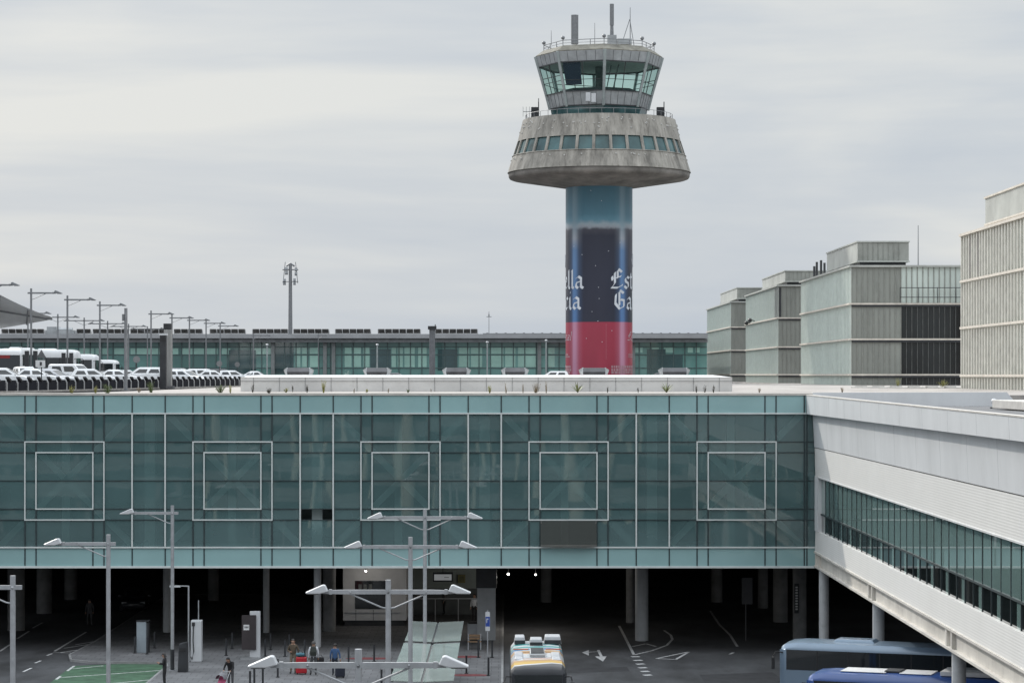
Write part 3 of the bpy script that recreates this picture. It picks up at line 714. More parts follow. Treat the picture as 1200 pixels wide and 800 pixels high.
# thin white crest above the words
for rot in (0, 180):
    b = MB()
    for rr_ in (.8, .62):
        pts = [(TX + (RS + .03) * math.sin(R(84 + rot) + rr_ * math.cos(t) / RS), TD - (RS + .03) * math.cos(R(84 + rot) + rr_ * math.cos(t) / RS), Z(303, 225.5 * DK) + 1.15 * rr_ * math.sin(t)) for t in [2 * math.pi * q / 24 for q in range(25)]]
        b.tube(pts, .04, 4)
    b.build('crest', letter_m, tw, TO)

# ------------------------------------------------------------------ four ribbed office blocks
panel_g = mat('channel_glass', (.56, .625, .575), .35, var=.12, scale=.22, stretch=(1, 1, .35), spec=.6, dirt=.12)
panel_f = mat('channel_glass_front_shaded', (.25, .26, .235), .4, var=.16, scale=.3, stretch=(1, 1, .3), dirt=.3)  # front copy darkened: shade of the sunless side put into the colour
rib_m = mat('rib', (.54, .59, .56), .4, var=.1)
ribb_m = mat('front_rib', (.25, .255, .23), .45, var=.15)  # rib colour darkened to paint in the shade on the front
rib_tan = mat('tan_rib', (.60, .58, .53), .5, var=.12)
band_m = mat('floor_band', (.62, .57, .50), .6, var=.12, dirt=.25)
dark_gl = glass('dark_block_glass', (.022, .025, .026), 0, rough=.08, spec=.7, var=.7, vscale=.3, stretch=(1, 1, .2))
rib_dk = mat('dark_rib', (.12, .125, .12), .5, var=.3)
panel_n = mat('channel_glass_near', (.50, .54, .49), .4, var=.10, scale=.22, stretch=(1, 1, .35), dirt=.1)
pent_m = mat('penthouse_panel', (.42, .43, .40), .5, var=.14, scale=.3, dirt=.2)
pent_f = mat('penthouse_front_shaded', (.28, .285, .26), .6, var=.2, scale=.3, dirt=.3)  # darker copy of the penthouse panel, front shade put into its colour
XB = 40.0
def block(D0, D1, W, top, lab, pent, rows, near=False, wd=None):
    t = thing('ribbed_office_block', lab, 'office block', (XB + W / 2, (D0 + D1) / 2, DECK), 0, 'ribbed glass blocks behind the bridge')
    O = (XB + W / 2, (D0 + D1) / 2, DECK)
    b = MB(); b.box(XB + .3, XB + W, D0 + .3, D1, DECK - .1, top - .3); b.build('core', soffit_m, t, O)
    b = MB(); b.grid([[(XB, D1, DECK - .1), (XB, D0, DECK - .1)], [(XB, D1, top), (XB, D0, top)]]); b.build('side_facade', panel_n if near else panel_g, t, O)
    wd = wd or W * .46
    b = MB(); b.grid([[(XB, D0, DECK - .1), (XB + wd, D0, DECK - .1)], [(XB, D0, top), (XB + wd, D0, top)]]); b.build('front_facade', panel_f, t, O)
    b = MB(); b.grid([[(XB + wd, D0 + .01, DECK - .1), (XB + W, D0 + .01, DECK - .1)], [(XB + wd, D0 + .01, rows[-1]), (XB + W, D0 + .01, rows[-1])]]); b.build('front_windows', dark_gl, t, O)
    b = MB(); b.grid([[(XB + wd, D0 + .01, rows[-1]), (XB + W, D0 + .01, rows[-1])], [(XB + wd, D0 + .01, top), (XB + W, D0 + .01, top)]]); b.build('front_top_panel', panel_g, t, O)
    b = MB(); nn = int((D1 - D0) / (.77 * DK))
    for k in range(nn + 1):
        y = D0 + (D1 - D0) * k / nn
        b.box(XB - (.16 if near else .07), XB - .003, y - (.14 if near else .08), y + (.14 if near else .08), DECK - .1, top - .02)
    b.build('side_ribs', rib_tan if near else rib_m, t, O)
    b = MB(); nn = int(W / .62)
    for k in range(nn + 1):
        x = XB + W * k / nn; dkz = x > XB + wd
        if dkz: b.box(x - .03, x + .03, D0 - .09, D0 - .003, DECK - .1, rows[-1], 1)
        b.box(x - .045, x + .045, D0 - .09, D0 - .003, rows[-1] if dkz else DECK - .1, top - .02)
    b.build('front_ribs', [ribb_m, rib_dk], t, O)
    for z in rows:
        b = MB(); b.box(XB - .28, XB + W, D0 - .22, D0 - .092, z - .10, z + .10); b.box(XB - .28, XB - (.162 if near else .072), D0 - .092, D1, z - .10, z + .10)
        b.build('floor_band', band_m, t, O)
        b = MB(); b.box(XB + .0, XB + W, D0 - .18, D0 - .093, z - .34, z - .105); b.build('band_dark_strip', dark, t, O)  # solid dark strip under each floor band
    b = MB(); b.box(XB - .3, XB + W + .3, D0 - .3, D1 + .3, top, top + .22); b.build('roof', pent_m if not near else band_m, t, O)
    px0, px1, pd0, pd1, ptop = pent
    b = MB(); b.box(px0, px1, pd0, pd1, top + .22, top + .75); b.build('penthouse_base', dark if not near else rib_tan, t, O)
    b = MB(); b.box(px0 - .3, px1 + .3, pd0 - .3, pd1 + .3, top + .75, ptop); 
    p = b.build('penthouse', [pent_m, pent_f], t, O)
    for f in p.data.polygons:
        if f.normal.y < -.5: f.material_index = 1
    b = MB(); b.box(px0 - .42, px1 + .42, pd0 - .42, pd1 + .42, ptop, ptop + .16); b.box(px0 - .40, px1 + .4, pd0 - .4, pd1 + .4, top + .74, top + .90); b.build('penthouse_trim', pent_m if not near else band_m, t, O)
    b = MB()
    for k in range(int((px1 - px0) / .6)): x = px0 + .3 + k * .6; b.box(x - .03, x + .03, pd0 - .36, pd0 - .302, top + .92, ptop - .02)
    b.build('penthouse_ribs', ribb_m, t, O)
    return t, O
t4, O4 = block(110 * DK, 142 * DK, 30, 28.15, 'nearest ribbed block cut off by the right edge, cream fins and rusty floor bands', (41.6, 66, 112 * DK, 139.5 * DK, 31.2), (16.0, 20.15, 24.2), True)
b = MB()
for y in (137.2 * DK, 139.4 * DK): b.box(XB - .012, XB + .0, y - .8, y + .8, 24.4, 28.05)
b.build('open_bays', dark, t4, O4)
t3, O3 = block(187.7 * DK, 219.5 * DK, 26, 28.55, 'big ribbed block with a dark window half and a thin mast, between two other blocks', (41.5, 46.9, 190.2 * DK, 208 * DK, 31.6), (16.1, 20.2, 24.3), wd=5.75)
b = MB()
x0, x1 = X(1055, 187 * DK), X(1127, 187 * DK)
for z in (25.0, 26.1): b.box(x0, x1 + 2, 187.2 * DK, 187.2 * DK + .06, z, z + .08)
for k in range(5): x = x0 + k * (x1 - x0 + 1.5) / 4; b.box(x, x + .08, 187.2 * DK, 187.2 * DK + .06, 24.4, 26.1)
b.build('balcony_rail', dark, t3, O3)
b = MB(); x = X(1076, 200 * DK); b.tube([(x, 200 * DK, 28.7), (x, 200 * DK, Z(264, 200 * DK))], [.07, .04], 6); b.build('lightning_mast', galv_far, t3, O3)
b = MB()
for px, y0, y1 in ((954, 312, 319), (957, 307, 318), (962, 305, 316), (966, 308, 316)): b.box(X(px, 215 * DK) - .14, X(px, 215 * DK) + .14, 214.8 * DK, 214.8 * DK + .3, 28.77, Z(y0, 215 * DK))
b.build('roof_aerials', dark, t3, O3)
t2, O2 = block(238 * DK, 270 * DK, 24, 29.1, 'third ribbed block back with two wall lamps and a dark slot near its corner', (41.6, 47, 240 * DK, 261 * DK, 31.4), (16.15, 20.2, 24.45))
b = MB()
for px, y in ((881, 379), (885, 376)):
    D = 38 * F / (px - VX) * XB / 38
    b.tube([(XB - .07, D, Z(y, D)), (XB - .8, D, Z(y, D) + .2)], .08, 6); b.ball((XB - .85, D, Z(y, D) + .1), .35, 8, 5)
b.build('wall_lamp', dark, t2, O2)
b = MB(); b.box(XB - .02, XB - .001, 238.2 * DK, 241.2 * DK, 24.6, 28.9); b.box(XB + .0, XB + .4, 238 * DK - .02, 238 * DK - .005, 24.6, 28.9); b.build('dark_slot', dark, t2, O2)
t1, O1 = block(288 * DK, 322 * DK, 24, 28.95, 'farthest ribbed block, beside the end of the long green terminal', (41.6, 49, 290 * DK, 312 * DK, 31.6), (16.2, 20.5, 24.6))

# ------------------------------------------------------------------ long terminal at the back
DT = 285.0 * DK
te = thing('terminal_building', 'long low terminal with a green glass front and dark solar panels on its roof', 'building', (X(300, DT), DT, DECK))
TE = (X(300, DT), DT, DECK)
def tx(px): return X(px, DT)
def tz(py): return Z(py, DT)
gl_t = glass('terminal_glass', (.115, .245, .225), 0, rough=.04, spec=.6, var=.35, vscale=.06, stretch=(1, 1, 2))
gl_t2 = glass('terminal_lightened_glass', (.30, .50, .43), 0, rough=.05, spec=.6, var=.18, vscale=.2)  # lighter panes: ceiling reflections and see-through daylight put into the colour
gl_t3 = glass('terminal_dark_glass', (.045, .09, .095), 0, rough=.04, spec=.6, var=.3, vscale=.2)
b = MB(); b.grid([[(tx(-400), DT, DECK - .1), (tx(828.5), DT, DECK - .1)], [(tx(-400), DT, tz(400)), (tx(828.5), DT, tz(400))]]); b.build('glazing', gl_t, te, TE, fix=False)
b = MB(); b.box(tx(-400), tx(828.5), DT + .5, DT + 60, DECK - .1, tz(398)); b.build('core', soffit_m, te, TE)
b = MB(); b.box(tx(-400), tx(828.5), DT - 2.2, DT + 60, tz(396.5), tz(391.5)); b.build('roof_fascia', mat('fascia', (.34, .345, .355), .45, metal=.3, var=.12, scale=.2), te, TE)
b = MB(); b.box(tx(-400), tx(828.5), DT - 1.5, DT - .0, tz(401), tz(397)); b.build('eave_panel', mat('eave', (.24, .25, .26), .6, var=.2), te, TE)
for x0, x1 in ((20, 36), (73, 88), (92, 110), (112, 127), (134, 147), (153, 188), (202, 209), (213, 255), (260, 270), (298, 318)):
    b = MB(); b.poly([(tx(x0), DT - .03, tz(416)), (tx(x1), DT - .03, tz(416)), (tx(x1), DT - .03, tz(408)), (tx(x0), DT - .03, tz(408))]); b.build('lightened_pane', gl_t2, te, TE, fix=False)
for x0, x1 in ((346, 352), (354, 361), (363, 374), (404, 412), (414, 423), (426, 433), (459, 464), (466, 472), (474, 486), (490, 500), (538, 550), (552, 565), (574, 590), (592, 604), (607, 628), (642, 650)):
    for y0, y1 in ((407, 414.5), (416.5, 430)):
        b = MB(); b.poly([(tx(x0), DT - .03, tz(y1)), (tx(x1), DT - .03, tz(y1)), (tx(x1), DT - .03, tz(y0)), (tx(x0), DT - .03, tz(y0))]); b.build('lightened_pane', gl_t2, te, TE, fix=False)
for x0, x1 in ((742, 748), (750, 753), (764, 772), (778, 790), (806, 812), (815, 820)):
    b = MB(); b.poly([(tx(x0), DT - .03, tz(413)), (tx(x1), DT - .03, tz(413)), (tx(x1), DT - .03, tz(407)), (tx(x0), DT - .03, tz(407))]); b.build('lightened_pane', gl_t2, te, TE, fix=False)
for x0, x1, y0, y1 in ((434, 458, 409, 434), (513, 536, 409, 434), (320, 344, 402, 438), (758, 780, 409, 438), (268, 300, 410, 438), (780, 800, 416, 438)):
    b = MB(); b.poly([(tx(x0), DT - .04, tz(y1)), (tx(x1), DT - .04, tz(y1)), (tx(x1), DT - .04, tz(y0)), (tx(x0), DT - .04, tz(y0))]); b.build('dark_pane', gl_t3, te, TE, fix=False)
b = MB()
px = -390
while px < 827:
    b.box(tx(px) - .08, tx(px) + .08, DT - .12, DT - .045, DECK, tz(401)); px += 13.4
for y in (406.5, 415.5, 431): b.box(tx(-400), tx(828.5), DT - .11, DT - .046, tz(y) - .07, tz(y) + .07)
b.build('mullions', mat('terminal_mullion', (.07, .115, .115), .5), te, TE)
for px in (320, 391, 632, 381, 742):
    b = MB(); b.box(tx(px) - .32, tx(px) + .32, DT - .55, DT - .125, DECK, tz(401)); b.build('pillar', mat('terminal_pillar', (.20, .215, .215), .6), te, TE)
b = MB(); b.box(tx(57), tx(68), DT - 1.8, DT + 3, tz(391.5), tz(383)); b.box(tx(55), tx(88), DT - 1.7, DT + 4, tz(391.4), tz(387)); b.tube([(tx(62), DT, tz(387)), (tx(85), DT, tz(387))], .5, 8)
b.build('roof_plant', zinc, te, TE)
b = MB(); b.box(tx(566), tx(828.5), DT - 1.9, DT - 1.7, tz(391.4), tz(390.6))
for k in range(24): x = tx(570) + k * 1.6; b.box(x, x + .35, DT - 1.95, DT - 1.65, tz(391.4), tz(390.0))
b.build('roof_edge_rail', galv_far, te, TE)
sol = mat('solar_cell', (.15, .145, .14), .6, var=.3); solf = mat('solar_rack', (.45, .45, .45), .5)
def solar(x0, npan, lab):
    t = thing('solar_array', lab, 'solar panels', (x0, DT + .2, tz(391.4)), 0, 'solar panel arrays on the terminal roof')
    for k in range(npan):
        b = MB(); M = Matrix.Rotation(R(-38), 3, 'X'); b.cbox((x0 + 1.25 * k + .6, DT + .2, tz(391.4) + .50), (1.12, 1.25, .05), 0, M)
        o = b.build('panel', sol, t, (x0, DT + .2, tz(391.4)))
    b = MB()
    for k in range(npan + 1): b.tube([(x0 + 1.25 * k, DT - .28, tz(391.4)), (x0 + 1.25 * k, DT - .28, tz(391.4) + .84)], .05, 5); b.tube([(x0 + 1.25 * k, DT - .25, tz(391.4) + .8), (x0 + 1.25 * k, DT + .62, tz(391.4) + .1)], .05, 5)
    b.box(x0, x0 + 1.25 * npan, DT - .28, DT - .22, tz(391.4) + .02, tz(391.4) + .14)
    b.build('rack', solf, t, (x0, DT + .2, tz(391.4)))
spans = [(2, 53, 'row of solar panels at the left end of the terminal roof, beside the rooftop plant'), (90, 108, 'short row of solar panels just right of the rooftop plant'), (109, 152, 'solar panel row behind the tall armless post'),
         (153, 198, 'solar panel row left of the metal vent pillars'), (204, 244, 'solar panel row just right of the metal vent pillars'), (246, 294, 'solar panel row left of the floodlight mast'), (296, 342, 'solar panel row at the foot of the floodlight mast'),
         (344, 391, 'solar panel row just right of the floodlight mast'), (393, 441, 'solar panel row midway between the floodlight mast and the tall grey post'), (443, 501, 'solar panel row left of the tall grey post'), (510, 564, 'last solar panel row, right of the tall grey post')]
for a, c, lab in spans: solar(tx(a), max(2, int((tx(c) - tx(a)) / 1.25)), lab)
# posts in front of and behind the terminal
def simple(name, lab, cat, parts, loc, group=None):
    t = thing(name, lab, cat, loc, 0, group)
    for n_, bb, mm in parts: bb.build(n_, mm, t, loc, smooth=True)
    return t
D = 270 * DK; x = X(506.5, D); a = MB(); a.tube([(x, D, DECK), (x, D, Z(384, D))], .50, 12); c = MB(); c.box(x - .7, x + .7, D - .6, D + .6, Z(386, D), Z(382, D)); c.tube([(x + .5, D, Z(382, D)), (x + .5, D, Z(380, D))], .08, 6)
simple('round_post', 'thick grey post rising above the roof of the green terminal', 'post', [('pole', a, mat('post_grey', (.16, .165, .175), .55, metal=.2)), ('post_head', c, dark)], (x, D, DECK))
D = 320 * DK; x = X(573, D); a = MB(); a.tube([(x, D, DECK), (x, D, Z(365, D))], [.09, .05], 6); c = MB(); c.tube([(x - .5, D, Z(371, D)), (x + .5, D, Z(371, D))], .07, 6); c.tube([(x, D, Z(371, D)), (x, D, Z(368, D))], .12, 6)
simple('weather_mast', 'very thin mast with a small crossbar against the sky, behind the terminal roof', 'mast', [('pole', a, galv_far), ('crossbar', c, galv_far)], (x, D, DECK))
for px, yt, lab in ((571, 402, 'slim street light before the terminal, between the tall grey post and the tower'), (640, 400, 'slim street light before the terminal, close beside the left of the tower'), (442, 405, 'slim street light with pale head in front of the dark terminal panes'), (313, 405, 'slim street light with pale head below the floodlight mast')):
    D = 262 * DK; x = X(px, D); a = MB(); a.tube([(x, D, DECK), (x, D, Z(yt, D))], .13, 8); c = MB(); c.ball((x, D, Z(yt, D) + .15), .24, 8, 5, sz=.7)
    simple('street_light', lab, 'street light', [('pole', a, mat('pale_pole', (.30, .33, .33), .5)), ('lamp_head', c, lampwhite)], (x, D, DECK), 'slim street lights before the terminal')
# floodlight mast
D = 350 * DK; x = X(340.3, D)
t = thing('floodlight_mast', 'tall floodlight mast with lamp clusters rising behind the terminal', 'floodlight mast', (x, D, DECK)); O = (x, D, DECK)
a = MB(); a.tube([(x, D, DECK), (x, D, Z(310, D))], [.55, .34], 12); a.build('pole', galv_far, t, O, smooth=True)
a = MB(); a.tube([(x - 1.7, D, Z(316, D)), (x + 1.7, D, Z(316, D))], .12, 6); a.tube([(x - 1.7, D, Z(330, D)), (x + 1.7, D, Z(330, D))], .08, 6)
for s in (-1, 1): a.tube([(x + s * 1.6, D, Z(332, D)), (x + s * 1.1, D, Z(307, D))], .07, 6)
a.tube([(x - .9, D, Z(312, D)), (x, D, Z(308.5, D)), (x + .9, D, Z(312, D))], .2, 6); a.build('crossarm', galv_far, t, O)
for s, px, y0, y1, wd in ((0, 335.8, 313, 322, 3.6), (0, 347, 313, 323, 3.2), (0, 333.5, 328, 334, 3.4), (0, 345.3, 327, 334, 3.0)):
    xx = X(px, D); a = MB(); hw = wd * D / F / 2
    for r_ in range(2):
        for c_ in range(2):
            zz0 = Z(y1, D) + (Z(y0, D) - Z(y1, D)) * r_ / 2
            a.cbox((xx - hw / 2 + c_ * hw, D - .3, zz0 + .4), (hw * .9, .5, .62), 0, Matrix.Rotation(R(-25), 3, 'X'))
    a.build('floodlight_cluster', mat('floodlight', (.22, .23, .24), .5, metal=.2), t, O)

# ------------------------------------------------------------------ long white rooflight on the bridge roof, with vents
SD = 114.0 * DK
sk = thing('rooflight', 'long low white rooflight with slanted ends lying along the bridge roof', 'rooflight', (X(570, SD), SD, DECK)); O = (X(570, SD), SD, DECK)
xa, xb = X(282, SD), X(858, SD); z0, z1 = DECK - .03, Z(439.2, SD)
b = MB()
b.grid([[(xa, SD, z0), (xb, SD, z0)], [(xa, SD - .05, z1 - .16), (xb, SD - .05, z1 - .16)]])
b.build('front_panels', mat('rooflight_panel', (.60, .59, .57), .5, var=.08, scale=.4, dirt=.2), sk, O)
b = MB(); b.grid([[(xa, SD - .08, z1 - .16), (xb, SD - .08, z1 - .16)], [(xa + 1.3, SD + .6, z1), (xb - 1.3, SD + .6, z1)], [(xa + 1.3, SD + 5, z1 + .0), (xb - 1.3, SD + 5, z1)], [(xa, SD + 6, z1 - .5), (xb, SD + 6, z1 - .5)], [(xa, SD + 6, z0), (xb, SD + 6, z0)]])
b.poly([(xa, SD, z0), (xa, SD - .08, z1 - .16), (xa + 1.3, SD + .6, z1), (xa + 1.3, SD + 5, z1), (xa, SD + 6, z1 - .5), (xa, SD + 6, z0)])
b.poly([(xb, SD, z0), (xb, SD - .08, z1 - .16), (xb - 1.3, SD + .6, z1), (xb - 1.3, SD + 5, z1), (xb, SD + 6, z1 - .5), (xb, SD + 6, z0)]); b.build('roof_sheet', mat('rooflight_sheet', (.66, .65, .63), .45, var=.06, dirt=.12), sk, O)
b = MB()
for k in range(19):
    x = xa + (xb - xa) * (k + .5) / 19; b.box(x - .012, x + .012, SD - .07, SD - .055, z0, z1 - .17)
b.box(xa, xb, SD - .075, SD - .056, z1 - .44, z1 - .42); b.build('panel_joints', mat('grey_joint', (.18, .18, .18), .8), sk, O)
vm = mat('vent_hood', (.085, .085, .09), .5, metal=.3, var=.2, dirt=.2)
vl = ['leftmost dark hooded vent on the white rooflight, below the floodlight mast', 'dark hooded vent second from the left on the rooflight', 'dark hooded vent on the rooflight, just right of the tall grey post', 'dark hooded vent on the rooflight, between the grey post and the tower', 'dark hooded vent right in front of the tower foot', 'rightmost dark hooded vent, by the right end of the rooflight']
for i, (px, wp) in enumerate(((350, 26), (442, 24), (535, 24), (603.5, 23), (696, 26), (790, 28))):
    D = SD + 1.6; x = X(px, D); h = wp * D / F / 2
    t = thing('roof_vent', vl[i], 'roof vent', (x, D, z1), 0, 'hooded vents on the rooflight')
    b = MB(); b.prism([(x - h, D - .5, z1 + .05), (x - h, D - .62, z1 + .22), (x - h, D - .3, z1 + .50), (x - h, D + .5, z1 + .50), (x - h, D + .6, z1 + .05)], (2 * h, 0, 0)); b.build('hood', vm, t, (x, D, z1), bevel=.03)
    b = MB(); b.box(x - h + .1, x + h - .1, D - .45, D + .55, z1, z1 + .05); b.build('base', white_paint, t, (x, D, z1))
    b = MB(); 
    for s in (-1, 1): b.prism([(x + s * (h + .02), D - .55, z1 + .02), (x + s * (h + .02), D - .3, z1 + .53), (x + s * (h + .3), D + .1, z1 + .35), (x + s * (h + .18), D + .3, z1 + .02)], (-s * .05, 0, 0))
    b.build('end_flap', zinc, t, (x, D, z1))

# ------------------------------------------------------------------ tensile canopy at the left edge
D = 170.0 * DK
cn = thing('tensile_canopy', 'white stretched fabric canopy with a pointed tip at the left edge', 'canopy', (X(-120, D), D, DECK)); O = (X(-120, D), D, DECK)
def bez(p, q, r, t): return p * (1 - t) ** 2 + 2 * q * t * (1 - t) + r * t * t
tip = Vector((X(61, D), D, Z(373, D)))
D1 = D - 14; D2 = D + 16; top = Vector((X(-120, D1), D1, Z(272, D1))); lo0 = Vector((X(-120, D2), D2, Z(406, D2))); lo1 = Vector((X(-120, D1), D1, Z(268, D1)))
rings = []
ncol = 14
for i in range(ncol + 1):
    t = i / ncol
    up = bez(top, Vector((X(0, D - 6), D - 6, Z(353, D - 6))), tip + Vector((0, .15, .12)), t)
    l0 = bez(lo0, Vector((X(0, D + 8), D + 8, Z(384, D + 8))), tip + Vector((0, -.15, -.08)), t)
    l1 = up + Vector((0, .25, -.15))
    r0 = [l0.lerp(up, s / 6) + Vector((0, 0, .12 * math.sin(math.pi * s / 6) * (1 - t) * 5)) for s in range(7)]
    r1 = [l1]
    rings.append(r0 + r1)
b = MB(); b.grid(rings); o = b.build('membrane', mat('canopy_fabric', (.78, .78, .77), .7, var=.06), cn, O, smooth=True)
sm = o.modifiers.new('thick', 'SOLIDIFY'); sm.thickness = .06
b = MB()
for i in (2, 5, 8, 11): b.tube([p + Vector((0, 0, -.1)) for p in rings[i][:7]], .10, 5)
b.tube([(X(-110, D), D + 4, DECK), (X(-110, D), D + 4, Z(310, D))], .3, 12)
b.tube([rings[0][3] - Vector((0, 0, .3)), rings[7][3] - Vector((0, 0, .2)), tip - Vector((0, 0, .1))], .10, 5)
b.build('support_frame', galv_far, cn, O)
# ------------------------------------------------------------------ street lamps
lens_m = mat('lamp_lens', (.12, .12, .11), .2)
def lamp_proto(steel, arms, z0, loc, label, group, cat='street lamp', h=9.0):
    t = thing('street_lamp', label, cat, loc, 0, group)
    b = MB(); b.tube([(0, 0, 0), (0, 0, h)], .095, 12); b.box(-.16, .16, -.16, .16, 0, .03); b.build('pole', steel, t, smooth=True)
    za = h - .42
    for s in arms:
        b = MB(); b.grid([[(s * -.12 if len(arms) == 2 else s * -.32, y, z) for y, z in ((-.055, za - .075), (.055, za - .075), (.055, za + .075), (-.055, za + .075))],
                          [(s * 1.5, y, z) for y, z in ((-.055, za - .075), (.055, za - .075), (.055, za + .075), (-.055, za + .075))],
                          [(s * 2.25, y, z) for y, z in ((-.05, za - .06), (.05, za - .06), (.05, za + .055), (-.05, za + .055))]], 0, True, True, True)
        b.ball((s * 1.3, -.06, za), .035, 6, 4); b.ball((s * .0, -.10, za), .05, 6, 4)
        b.build('arm', steel, t)
        b = MB(); b.tube([(s * .09, 0, za - .56), (s * .22, 0, za - .54), (s * 1.32, 0, za - .06)], .028, 6); b.build('brace', steel, t)
        b = MB()
        hs = [(2.06, .02), (2.16, .235), (2.24, .255), (2.84, -.01), (2.81, -.06), (2.35, -.055)]
        b.prism([(s * x, -.17, za + z) for x, z in hs], (0, .34, 0)); lh = b.build('lamp_housing', lampwhite if z0 < 1 else steel, t, bevel=.03)
        b = MB(); b.prism([(s * 2.38, -.12, za - .057), (s * 2.74, -.12, za - .061), (s * 2.74, .12, za - .061), (s * 2.38, .12, za - .057)], (0, 0, -.02)); b.build('lens', lens_m, lh)
        b = MB(); b.box(s * 1.98 - .05, s * 1.98 + .05, -.07, .07, za - .08, za + .09); b.build('arm_collar', dark if False else steel, t)
    return t
fl = ['double armed street lamp nearest the viewer, arms at the bottom of the photo', 'second nearest double armed street lamp, its right lamp over the hanging sign', 'third double armed street lamp from the viewer, standing between two glass canopies', 'farthest double armed street lamp, its arms against the square frame on the glass front']
g4 = 'double armed lamps along the canopy walk'
pos = [(a_, b_ * DK, c_) for a_, b_, c_ in [(420, 41.6, 760), (455, 55.6, 679), (481, 69.2, 629), (498, 79.62, 596)]]
proto = None
for (px, D, yt), lab in zip(pos, fl):
    z0 = .12; h = Z(yt, D) - z0
    if proto is None: proto = lamp_proto(galv, (-1, 1), 0, (X(px, D), D, z0), lab, g4); proto.scale = (1, 1, h / 9.0)
    else: dup(proto, (X(px, D), D, z0), 0, lab, (1, 1, h / 9.0))
sl_ = ['single armed street lamp cut by the left edge of the photo', 'single armed street lamp standing on the green paint at the left', 'single armed street lamp with a darkened foot, right of the green paint']
p1 = None
for (px, D, yt), lab in zip([(15, 56.8 * DK, 674), (127, 71.5 * DK, 626), (202, 87.5 * DK, 592)], sl_):
    z0 = .12; h = Z(yt, D) - z0
    if p1 is None: p1 = lamp_proto(galv, (-1,), 0, (X(px, D), D, z0), lab, 'single armed lamps on the left pavement'); p1.scale = (1, 1, h / 9)
    else: last = dup(p1, (X(px, D), D, z0), 0, lab, (1, 1, h / 9))
b = MB(); b.tube([(0, 0, 0), (0, 0, 1.15)], .108, 12); b.build('dark_foot', dark, last)
gU = 'street lamps on the upper road'
labs = ['upper road lamp at the left edge showing only the end of its arm', 'tallest looking upper road lamp, with dark banner boxes, in front of the pointed canopy', 'upper road lamp with dark banner boxes, second along the near row', 'upper road lamp third along the near row, over the end of the small coach', 'upper road lamp just left of the metal vent pillars', 'upper road lamp rising right behind the metal vent pillars', 'upper road lamp second right of the metal vent pillars', 'upper road lamp third right of the metal vent pillars', 'upper road lamp fourth right of the metal vent pillars', 'upper road lamp above the left end of the white rooflight', 'upper road lamp with a short arm right of the floodlight mast']
pu = None
for k, ((px, D), lab) in enumerate(zip([(-17, 134), (36.5, 147), (79, 160), (117, 172.7), (177, 197), (201.5, 208), (222, 219.5), (241.5, 232), (258, 245), (297, 262), (373, 272)], labs)):
    D *= DK; loc = (X(px, D), D, DECK); s = {9: (1.0, 1, .88), 10: (.55, 1, .91), 5: (1, 1, .99)}.get(k, (1, 1, 1))
    if pu is None: pu = lamp_proto(galv_far, (1,), 5, loc, lab, gU); o = pu
    else: o = dup(pu, loc, 0, lab, s)
    if k in (1, 2):
        for sx in (-1, 1):
            b = MB(); b.box(sx * .2 - (.36 if sx < 0 else 0), sx * .2 + (.36 if sx > 0 else 0), -.2, .2, 1.6, 3.35); b.build('banner_box', dark, o, bevel=.02)
labs = ['far row double armed lamp half cut by the left edge, before the canopy', 'far row double armed lamp behind the first banner lamp', 'far row double armed lamp over the rooftop plant', 'far row double armed lamp third from the canopy tip', 'far row double armed lamp fourth from the canopy tip', 'far row double armed lamp just behind the armless post', 'far row double armed lamp between the armless post and the vent pillars']
pu = None
for (D, lab) in zip((182, 195, 208, 221, 234, 247, 260), labs):
    D *= DK; loc = (-57.5, D, DECK)
    if pu is None: pu = lamp_proto(galv_far, (-1, 1), 5, loc, lab, 'far row of lamps on the upper road')
    else: dup(pu, loc, 0, lab)
D = 120 * DK; x = X(147.5, D); b = MB(); b.tube([(x, D, DECK), (x, D, Z(361, D))], [.13, .12], 12); b.tube([(x, D, DECK), (x, D, DECK + .04)], .3, 12)
b.tube([(x - .2, D, Z(376, D)), (x - .2, D, Z(368, D))], .09, 6)
o = b.build('armless_post', galv_far, None, (x, D, DECK), smooth=True); tag(o, 'tall grey post without an arm standing at the dark fence', 'post')
# slim lamp post under the bridge edge
D = 90 * DK; x = X(221, D); t = thing('small_lamp', 'thin pale lamp post with one short arm beside the tall white box', 'street lamp', (x, D, .12)); O = (x, D, .12)
b = MB(); b.tube([(x, D, .12), (x, D, Z(686, D))], .045, 8); b.tube([(x + .03, D, Z(686.5, D)), (x - .75, D, Z(686, D))], .03, 6); b.build('pole', galv, t, O)
b = MB(); b.box(x - 1.05, x - .45, D - .1, D + .1, Z(687, D) - .03, Z(687, D) + .06); b.build('lamp_head', lampwhite, t, O)

